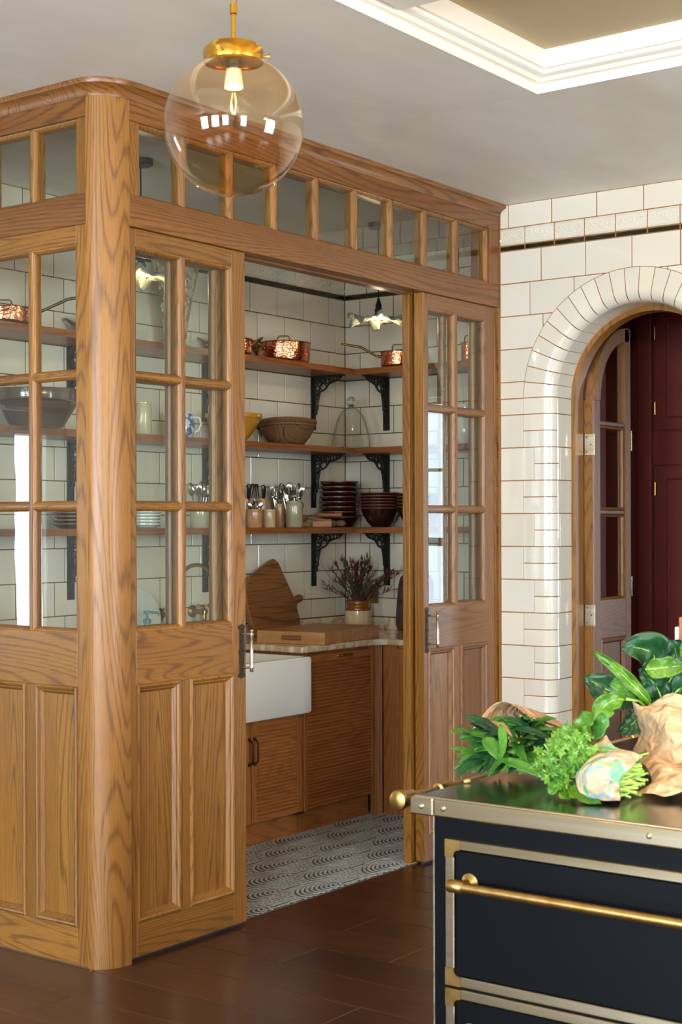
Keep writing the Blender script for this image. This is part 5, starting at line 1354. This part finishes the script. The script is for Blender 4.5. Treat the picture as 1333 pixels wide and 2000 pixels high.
for k, a in enumerate(A_): blade(ba, 'leaf', G(*a[0]), G(*a[1]), G(*a[2]), a[3], a[4], fold=.18, sd=k, vein=False)
for k in range(72):
    a = rr.uniform(0, 2*pi); q = sqrt(rr.random())
    c = (.375+.085*q*cos(a), 3.36-.05*rr.random(), .985+.062*q*sin(a))
    a2 = a+rr.uniform(-.9, .9); L = rr.uniform(.05, .11)
    tip = (c[0]+L*cos(a2)*.9, c[1]-rr.uniform(.0, .06), max(.928, c[2]+L*sin(a2)*.7-.015)); b_ = (.42+rr.uniform(-.02, .02), 3.42, .975+rr.uniform(-.02, .02))
    tip = (max(tip[0], .245), tip[1], min(tip[2], 1.05))
    blade(ba, 'leaf', G(*[(c[i]+b_[i])/2 for i in range(3)]), G(c[0], c[1], c[2]+.02), G(*tip), rr.uniform(.012, .022), LG if rr.random() < .7 else DG, fold=.3, sd=k+30, vein=False, nu=4, nv=8)
mb = MB()
for k in range(26):
    u, v2 = rr.uniform(-.03, .03), rr.uniform(-.03, .03)
    mb.tube([G(.40+u, 3.36, .975+v2), G(.48+u*.5, 3.44, .960+v2*.5), G(.52+u*.4, 3.5, .955+v2*.4)], .003, 5)
part(ba, 'stalk', mb, STK, 60, stuff=True)
crumple(ba, 'paper_sleeve', [[(0.300, 3.44, 1.010), (0.343, 3.45, 1.060), (0.377, 3.47, 1.068), (0.41, 3.5, 1.05), (0.446, 3.5, 1.026)], [(0.318, 3.45, 0.980), (0.404, 3.55, 1.031), (0.465, 3.6, 1.03), (0.508, 3.6, 1.012), (0.518, 3.5, 1.001)], [(0.35, 3.45, 0.935), (0.446, 3.53, 0.983), (0.517, 3.62, 0.997), (0.548, 3.58, 0.984), (0.527, 3.42, 0.96)], [(0.40, 3.44, 0.925), (0.475, 3.48, 0.943), (0.545, 3.6, 0.969), (0.561, 3.55, 0.964), (0.539, 3.42, 0.928)]], KR, .004, sd=1)
crumple(ba, 'paper_fold', [[(0.405, 3.42, 1.045), (0.449, 3.45, 1.026), (0.501, 3.48, 1.007), (0.553, 3.5, 0.983)], [(0.433, 3.38, 0.995), (0.471, 3.39, 0.985), (0.510, 3.44, 0.98), (0.55, 3.46, 0.961)], [(0.437, 3.36, 0.968), (0.473, 3.37, 0.951), (0.509, 3.42, 0.95), (0.54, 3.45, 0.945)], [(0.464, 3.35, 0.940), (0.481, 3.35, 0.926), (0.506, 3.39, 0.924), (0.538, 3.44, 0.924)]], KR, .004, sd=2, nu=30, nv=26)
# chard-like bunch in crumpled paper
bb = thing('leafy_greens_bunch', 'bunch of large dark crinkled leaves standing up out of crumpled kraft paper', 'vegetables', tuple(G(.74, 3.36, .9205)))
up = (-F2[0], -F2[1], .15)
B_ = [ # base, bend, tip, half width, material, shape, ripple
 ((.690, 3.34, 1.075), (.62, 3.30, 1.155), (.545, 3.28, 1.203), .020, BGn, 'lance', .004), ((.663, 3.36, 1.083), (.610, 3.38, 1.095), (.546, 3.38, 1.135), .038, DG, 'round', .006),
 ((.628, 3.325, 1.090), (.560, 3.29, 1.10), (.558, 3.27, 1.018), .024, BGn, 'wavy', .005), ((.715, 3.44, 1.09), (.755, 3.45, 1.21), (.64, 3.42, 1.195), .052, DG, 'round', .007),
 ((.70, 3.40, 1.08), (.80, 3.42, 1.15), (.745, 3.40, 1.215), .050, DG, 'round', .008), ((.675, 3.33, 1.155), (.70, 3.31, 1.16), (.765, 3.33, 1.165), .024, BGn, 'wavy', .003),
 ((.675, 3.36, 1.07), (.66, 3.35, 1.03), (.615, 3.34, 1.015), .026, DG, 'round', .006), ((.74, 3.34, 1.10), (.80, 3.34, 1.15), (.82, 3.34, 1.19), .04, DG, 'round', .006),
 ((.76, 3.34, 1.09), (.79, 3.30, 1.11), (.80, 3.28, 1.14), .032, LG, 'round', .006), ((.76, 3.36, 1.20), (.79, 3.33, 1.195), (.86, 3.33, 1.19), .034, BGn, 'round', .004),
 ((.72, 3.36, 1.08), (.70, 3.34, 1.13), (.665, 3.34, 1.155), .030, DG, 'round', .006), ((.70, 3.38, 1.08), (.645, 3.36, 1.12), (.60, 3.36, 1.12), .022, LG, 'wavy', .004)]
for k, a in enumerate(B_): blade(bb, 'leaf', G(*a[0]), G(*a[1]), G(*a[2]), a[3], a[4], a[5], .22, a[6], up, .1, True, 10, 20, k)
mb = MB(); mb.tube([G(.70, 3.38, 1.05), G(.663, 3.34, 1.085), G(.630, 3.325, 1.091)], .0035, 8); mb.tube([G(.70, 3.36, 1.04), G(.69, 3.34, 1.075)], .004, 8)
for k in range(10): mb.tube([G(.70+k*.012, 3.38, 1.0), G(.69+k*.014, 3.38+.01*(k % 3), 1.10)], .004, 6)
part(bb, 'stalk', mb, STK, 60, stuff=True)
crumple(bb, 'paper_wrap', [[(0.648, 3.36, 1.079), (0.677, 3.33, 1.074), (0.722, 3.32, 1.102), (0.778, 3.33, 1.093), (0.856, 3.40, 1.1)], [(0.657, 3.36, 1.043), (0.681, 3.28, 1.054), (0.711, 3.26, 1.07), (0.76, 3.28, 1.067), (0.841, 3.38, 1.06)], [(0.663, 3.36, 1.003), (0.681, 3.28, 1.014), (0.707, 3.24, 1.028), (0.756, 3.26, 1.031), (0.841, 3.38, 1.015)], [(0.649, 3.36, 0.966), (0.671, 3.26, 0.971), (0.703, 3.22, 0.971), (0.746, 3.22, 0.971), (0.826, 3.34, 0.967)], [(0.655, 3.36, 0.927), (0.671, 3.30, 0.927), (0.703, 3.27, 0.927), (0.746, 3.27, 0.927), (0.82, 3.34, 0.927)]], KR, .013, 64, 60, 4, 11.)
crumple(bb, 'paper_tail', [[(0.642, 3.28, 0.967), (0.673, 3.24, 0.978), (0.707, 3.22, 0.968), (0.745, 3.22, 0.961)], [(0.646, 3.18, 0.958), (0.664, 3.12, 0.968), (0.7, 3.14, 0.961), (0.735, 3.15, 0.958)], [(0.638, 3.1, 0.945), (0.658, 3.08, 0.955), (0.687, 3.08, 0.955), (0.729, 3.10, 0.951)], [(0.599, 3.07, 0.927), (0.629, 3.05, 0.930), (0.655, 3.03, 0.928), (0.715, 3.05, 0.943)]], KR, .012, 46, 44, 5, 13.)
# parsley-like bunch tied with a printed paper band
bc = thing('parsley_bunch', 'bunch of bright small-leaved herb tied with a printed paper band, lying in front', 'vegetables', tuple(G(.53, 3.08, .9205)))
BAND, _nt, _bs = mk('printed_paper_band'); _v, _r = coords(_nt, False)
_pc = mixc(_nt, rng(_nt, nz(_nt, _v, 5., 2.), .4, .6), hx('d9b995'), hx('c9a57e'))
_wv = N(_nt, 'ShaderNodeTexWave', {'Vector': V_(_nt, 'MULTIPLY', _v, (1., 1., 1.4)), 'Scale': 9., 'Distortion': 3., 'Detail': 1.}).outputs[1]
_pc = mixc(_nt, M_(_nt, 'MULTIPLY', rng(_nt, _wv, .78, .84), rng(_nt, nz(_nt, _v, 60., 1.), .44, .52, 0., .8)), _pc, hx('6fb3c4'))
_pc = mixc(_nt, M_(_nt, 'MULTIPLY', rng(_nt, nz(_nt, _v, 26., 0.), .63, .65), .8), _pc, hx('58c58c'))
_nt.links.new(_pc, _bs.inputs['Base Color']); _bs.inputs['Roughness'].default_value = .45; crease(_nt, _bs, _v)
crumple(bc, 'paper_band', [[(0.479, 3.04, 0.932), (0.48, 3.08, 0.968), (0.507, 3.12, 0.999), (0.560, 3.18, 1.032)], [(0.495, 3.01, 0.930), (0.490, 2.99, 0.979), (0.522, 3.05, 1.010), (0.572, 3.14, 1.012)], [(0.522, 2.99, 0.927), (0.522, 2.97, 0.981), (0.556, 3.02, 1.008), (0.598, 3.10, 1.009)], [(0.554, 2.99, 0.927), (0.553, 2.98, 0.970), (0.584, 3.02, 0.990), (0.622, 3.10, 1.000)]], BAND, .006, 44, 34, 6, 22.)
crumple(bc, 'paper_band_underside', [[(0.479, 3.04, 0.932), (0.50, 3.10, 0.930), (0.53, 3.18, 0.928), (0.57, 3.2, 0.96)], [(0.554, 2.99, 0.927), (0.57, 3.06, 0.928), (0.60, 3.12, 0.93), (0.622, 3.10, 1.000)]], BAND, .002, 16, 10, 7, 18.)
mb = MB()
for k in range(46):
    u = rr.random(); v2 = rr.random()
    s0, d0, z0 = .552+.055*u, 3.0+.10*u, .93+.05*v2+.025*u*v2
    L = rr.uniform(.012, .036)
    mb.tube([G(s0-.04, d0+.02, z0), G(s0, d0, z0), G(s0+L, d0+.006, z0+rr.uniform(-.01, .008))], rr.uniform(.0018, .0030), 6)
part(bc, 'stalk', mb, STK, 60, stuff=True)
for k, a in enumerate([((.47, 3.06, .945), (.47, 3.02, .93), (.515, 2.98, .9235), .020, BGn), ((.455, 3.08, .94), (.45, 3.04, .93), (.455, 3.02, .9235), .014, BGn), ((.45, 3.12, .98), (.41, 3.1, .985), (.40, 3.12, .972), .016, BGn),
                       ((.50, 3.14, 1.03), (.50, 3.12, 1.07), (.525, 3.12, 1.085), .022, BGn), ((.52, 3.16, 1.02), (.55, 3.14, 1.05), (.545, 3.14, 1.085), .018, LG), ((.47, 3.12, 1.01), (.46, 3.1, 1.05), (.475, 3.1, 1.06), .018, BGn), ((.45, 3.1, .97), (.43, 3.05, .945), (.425, 3.04, .93), .014, LG)]):
    blade(bc, 'leaf', G(*a[0]), G(*a[1]), G(*a[2]), a[3], a[4], 'wavy', .2, .003, None, 0, False, 8, 12, 60+k)
mb = MB()
for k in range(330):
    t = rr.random(); a = rr.uniform(0, 2*pi); q = sqrt(rr.random())
    c = G(.455+.055*q*cos(a)+.05*t*.6, 3.10+.05*rr.uniform(-1, 1), max(.930, .975+.05*q*sin(a)+.035*t))
    n_ = Vector((-F2[0]+rr.uniform(-.8, .8), -F2[1]+rr.uniform(-.8, .8), .5+rr.uniform(-.5, .8))).normalized(); x_ = n_.orthogonal().normalized(); y_ = n_.cross(x_); a1 = rr.uniform(0, 6.28); sz = rr.uniform(.009, .018)
    pts = [c+n_*.0015]
    for j in range(12):
        rj = sz*(1 if j % 2 == 0 else .62)*(.55 if j in (5, 6, 7) else 1); aj = a1+2*pi*j/12; pts.append(c+x_*rj*cos(aj)+y_*rj*sin(aj)-n_*.002*(j % 2))
    mb.add(pts, [(0, 1+j, 1+(j+1) % 12) for j in range(12)])
part(bc, 'small_leaves', mb, PGn, stuff=True)
mb = MB()
for k in range(16):
    q = rr.uniform(-.03, .03); mb.tube([G(.53, 3.08, .96), G(.47+q, 3.10, .97+q*.6), G(.43+q, 3.11, .98+rr.uniform(-.03, .05))], .0016, 5)
part(bc, 'stalk', mb, STK, 60, stuff=True)
solo('petal_scrap', MB().ball((0, 0, .004), .009, 8, 5, (1.4, .7, .5)), plain('straw_scrap', 'cbb27c', .6), 'tiny straw-coloured scrap fallen near the corner of the range top', 'scrap', tuple(G(.2715, 3.245, .9200)), smooth=50)
t = thing('wooden_box', 'pale wooden box edge showing behind the dark leaves on the range top', 'box', tuple(G(.845, 3.75, .9205)))
part(t, 'panel', MB().box(-.004, .03, -.20, .0, 0, .325, .002), CW, local=True)
part(t, 'liner', MB().box(-.002, .012, .0005, .012, 0, .30, .002), WHITEP, local=True)
